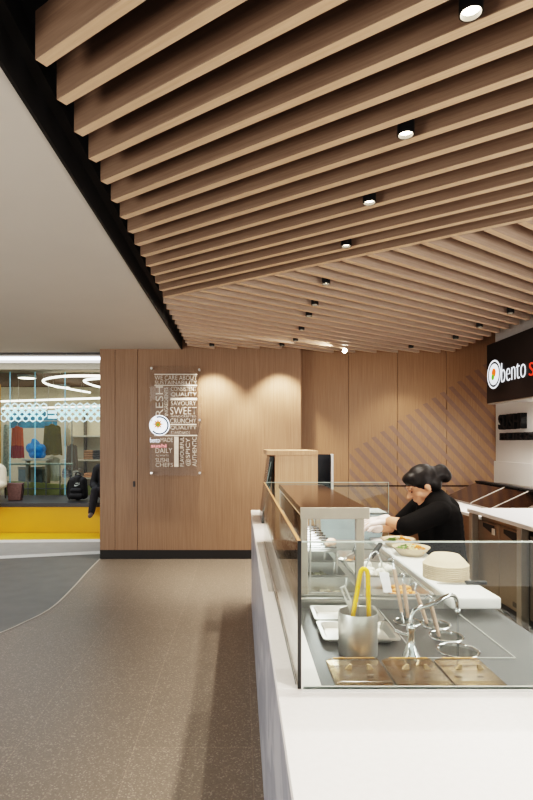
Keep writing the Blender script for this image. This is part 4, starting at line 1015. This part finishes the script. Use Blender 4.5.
# hanging clothes on a rail
GD = 11.5
rl = thing('clothes_rail', 'thin metal clothes rail behind the shop window', 'clothes rail', (-4.2,GD,0.44))
mb = MB(); mb.tube([(-5.2,GD,2.02),(-3.6,GD,2.02)],.012,8); mb.build('bar', GREYMT, rl)
for x in (-5.2,-3.6): mb = MB(); mb.tube([(x,GD,.44),(x,GD,2.02)],.012,8); mb.build('post', GREYMT, rl)
def garment(px0, px1, py0, py1, m, label, name='garment', flare=0.02, folds=5, y=None, m2=None, cat='clothes'):
    yy = GD if y is None else y
    x0, x1, z1, z0 = X_(px0,yy), X_(px1,yy), Z_(py0,yy), Z_(py1,yy)
    t = thing(name, label, cat, ((x0+x1)/2,yy,z1), 'clothes in the shop window')
    mb = MB(); N, Mz = 24, 10; grid = []
    for side in (-1,1):
        g_ = []
        for j in range(Mz+1):
            v = j/Mz; row = []
            for i in range(N+1):
                u = i/N; w = (x1-x0)*(0.86+0.14*v)+flare*v; xx = (x0+x1)/2 + (u-.5)*w
                dep = 0.05*math.sin(math.pi*u)**.5 + 0.014*v*math.sin(u*math.pi*2*folds)
                sag = 0.06*abs(u-.5)*2*(1-v)
                row.append(mb.bm.verts.new((xx, yy+side*dep, z1-(z1-z0)*v - sag + 0.01*math.sin(u*17))))
            g_.append(row)
        for j in range(Mz):
            for i in range(N):
                f = mb.bm.faces.new((g_[j][i],g_[j][i+1],g_[j+1][i+1],g_[j+1][i]))
                if m2 and j >= 6: f.material_index = 1
    o = mb.build('cloth', m, t, 60)
    if m2: o.data.materials.append(m2)
    mb = MB(); xc = (x0+x1)/2; mb.tube(smooth_curve([(xc,yy,z1-.03),(xc,yy,z1+.05),(xc+.03,yy,z1+.08),(xc+.02,yy,z1+.11)],4),.005,6); mb.build('hanger', GREYMT, t)
garment(11,24,426,458, mat('orange_cloth',(236,92,20),0.8), 'orange and red garment hanging in the shop window', m2=mat('red_cloth',(176,32,26),0.8))
garment(43,62,424,455, mat('olive_cloth',(112,88,18),0.85,var=0.2), 'olive brown garment hanging in the shop window', folds=3)
garment(45,61,456,481, mat('cream_cloth',(206,198,172),0.85), 'cream garment hanging low below the olive one', y=11.7)
garment(66,78,444,470, mat('taupe_cloth',(128,108,92),0.85), 'taupe garment hanging by the right shelves of the shop', y=11.9)
blob('blue_bundle', [(P(31,448,11.33),.11,P(41,449,11.33),.11),(P(33,454.2,11.33),.09,P(42,454.6,11.33),.085),(P(34,441,11.33),.06,P(36,444,11.33),.08)], mat('bright_blue_cloth',(40,140,214),0.7,var=0.3,scale=12), None, 0.02, 2)
tag(bpy.data.objects['blue_bundle'], 'bright blue bundled garments on the shop display table', 'clothes')
dt = thing('display_table', 'low shop display table under the blue bundle', 'table', (P(38,460,11.4).x,11.4,.44))
zt = Z_(459,11.4)
mb = MB(); mb.box(X_(26,11.4),X_(50,11.4),11.2,11.6,zt-.03,zt-.0,.004); mb.build('table_top', mat('pale_table',(196,190,178),.5), dt)
for px in (28,48):
    mb = MB(); mb.box(X_(px,11.4)-.015,X_(px,11.4)+.015,11.3,11.5,.44,zt-.031); mb.build('leg', GREYMT, dt)
# shelves at the right of the shop
sv = thing('wall_shelving', 'cream wall shelving with folded clothes at the right of the shop', 'shelving', (X_(85,13),13.4,.44))
for py in (436,460,478):
    mb = MB(); mb.box(X_(62,13),-1.9,12.9,13.5,Z_(py+1,13),Z_(py-.5,13),.003); mb.build('shelf', mat('shelf_cream',(216,204,184),.6), sv)
for px in (80,):
    mb = MB(); mb.box(X_(px,13)-.03,X_(px,13)+.03,13.4,13.49,.44,2.36); mb.build('upright', mat('dark_upright',(96,84,70),.6), sv)
mb = MB(); mb.box(X_(62,13),-1.9,13.5,13.53,.44,2.38); mb.build('back_panel', CREAM, sv)
stk = [(84,95,(176,128,92),460,'tan'),(84,94,(214,150,108),478,'peach'),(90,99,(60,56,56),460,'dark grey'),(62.5,70,(150,150,156),478,'grey'),(72,80,(196,190,184),478,'off white')]
for (a, b, c, py, nm) in stk:
    n = 4 if nm != 'peach' else 2
    for i in range(n):
        z0 = Z_(py-.5,13)+.001+i*.056; col_ = mat('folded_'+nm.replace(' ','_'), c, .85, var=.1)
        dx = .0 if nm != 'dark grey' else .05
        o = MB().box(X_(a,13)+random.uniform(0,.02)+dx, X_(b,13)-random.uniform(0,.02)+dx, 12.93, 13.3, z0, z0+.053, .018).build('folded_garment', col_, smooth=50)
        pos = ['bottom','second','third','top'][i] if n == 4 else ['lower','upper'][i]
        tag(o, '%s one of the %s folded garments on the right shop shelves' % (pos, nm), 'clothes', nm + ' folded garments')
garment(3,10,424,476, mat('pale_print_cloth',(186,196,176),0.85,var=.35,scale=30), 'pale patterned garment hanging at the left of the shop window', y=11.8)
garment(64,71,428,446, mat('beige_cloth',(204,182,150),0.85), 'short beige garment hanging right of the olive one', y=12.2)
for i, (a, b, c, nm) in enumerate(((20,27,(150,168,178),'blue grey'),(29,36,(204,200,192),'off white'),(37,44,(120,128,132),'slate grey'))):
    bxo = thing('storage_box', '%s storage box low behind the shop railing' % nm, 'box', (X_((a+b)/2,11.75),11.75,.44), 'storage boxes in the shop')
    mb = MB(); mb.box(X_(a,11.75),X_(b,11.75),11.65,11.85,.4405,.98,.006); mb.build('carton', mat('box_'+nm.replace(' ','_'),c,.7), bxo)
    mb = MB(); mb.box(X_(a,11.75)-.01,X_(b,11.75)+.01,11.64,11.86,.9805,1.04,.006); mb.build('lid', mat('box_lid',(176,170,160),.7), bxo)
# railing just inside the window
ra = thing('railing', 'thin metal railing inside the shop window above the bench', 'railing', (-4,10.95,.44))
zr = Z_(464,10.95)
mb = MB(); mb.tube([(X_(9,10.95),10.95,zr),(X_(73,10.95),10.95,zr)],.022,8); mb.build('handrail', mat('pale_rail',(176,180,160),.4,.5), ra)
mb = MB(); mb.tube([(X_(9,10.95),10.95,zr-.5),(X_(73,10.95),10.95,zr-.5)],.012,8); mb.build('lower_rail', GREYMT, ra)
for px in (10,28,46,60,72): mb = MB(); mb.tube([(X_(px,10.95),10.95,.44),(X_(px,10.95),10.95,zr)],.014,8); mb.build('post', GREYMT, ra)
mb = MB(); mb.hexa([(X_(5,11.05),11.05,.44),(X_(5,11.05),11.05,.78),(X_(5,11.05),11.1,.44),(X_(5,11.05),11.1,.78),(-2,11.05,.44),(-2,11.05,.60),(-2,11.1,.44),(-2,11.1,.60)])
tag(mb.build('display_plinth', mat('pale_yellow_board',(206,196,130),.6)), 'pale yellow sloping board behind the railing in the shop', 'board')
mb = MB(); mb.box(-5.4,-4.3,12.6,12.64,1.9,2.3); tag(mb.build('shop_poster', mat('blue_poster',(60,130,160),.5,var=.4,scale=6)), 'blue and orange poster hanging deep in the shop', 'poster')
mb = MB()
for x in (-5.2,-4.5): mb.tube([(x,12.62,2.3),(x,12.62,3.05)],.004,6)
mb.build('wires', GREYMT, bpy.data.objects['shop_poster'])

# ------------------------------------------------------------------ light
def area(loc, rot, sx, sy, e, col):
    L = bpy.data.lights.new('area','AREA'); L.shape = 'RECTANGLE'; L.size = sx; L.size_y = sy; L.energy = e; L.color = col
    o = bpy.data.objects.new('area', L); COL.objects.link(o); o.location = loc; o.rotation_euler = rot; return o
area((-4.5,12.5,2.9),(0,0,0),5,2.5,34,(1,.9,.78))            # shop interior
area((-4.5,8.9,3.28),(0,0,0),4,1.0,55,(.95,.97,1))           # corridor ceiling lights
area((-2.6,0.5,2.78),(0,0,0),2.0,4.0,40,(1,.94,.86))         # soffit lights over the walkway
area((2.2,3.6,2.74),(0,0,0),0.5,4.0,36,(1,.93,.84))          # kitchen lights over the work aisle
o = area((-4.0,-0.5,1.0),(0,0,0),2.2,1.6,80,(1,.96,.92))        # added unseen fill from the left, lifting the soffit
o.rotation_euler = (Vector((-2.0,3.5,2.9))-o.location).to_track_quat('-Z','Y').to_euler()
o = area((3.0,0.3,1.5),(0,0,0),1.0,1.0,40,(1,.93,.88))         # added unseen fill from the right, aimed up at the slat sides
o.rotation_euler = (Vector((0.8,5,2.9))-o.location).to_track_quat('-Z','Y').to_euler()
area((0.38,2.85,1.235),(0,0,0),0.14,0.9,3,(1,.97,.92))       # lamp under the canopy
area((3.28,5.2,1.99),(0,0,0),0.3,2.0,24,(1,.96,.92))         # strip under the bulkhead
w = bpy.data.worlds.new('world'); scene.world = w; w.use_nodes = True
bg = w.node_tree.nodes['Background']; bg.inputs['Color'].default_value = (1.0,0.95,0.90,1); bg.inputs['Strength'].default_value = 0.8
scene.view_settings.view_transform = 'Filmic'
scene.view_settings.look = 'High Contrast'
scene.view_settings.exposure = 0.62
scene.cycles.max_bounces = 8; scene.cycles.transparent_max_bounces = 24; scene.cycles.caustics_reflective = False; scene.cycles.caustics_refractive = False
scene.cycles.sample_clamp_indirect = 4
scene.cycles.use_denoising = True
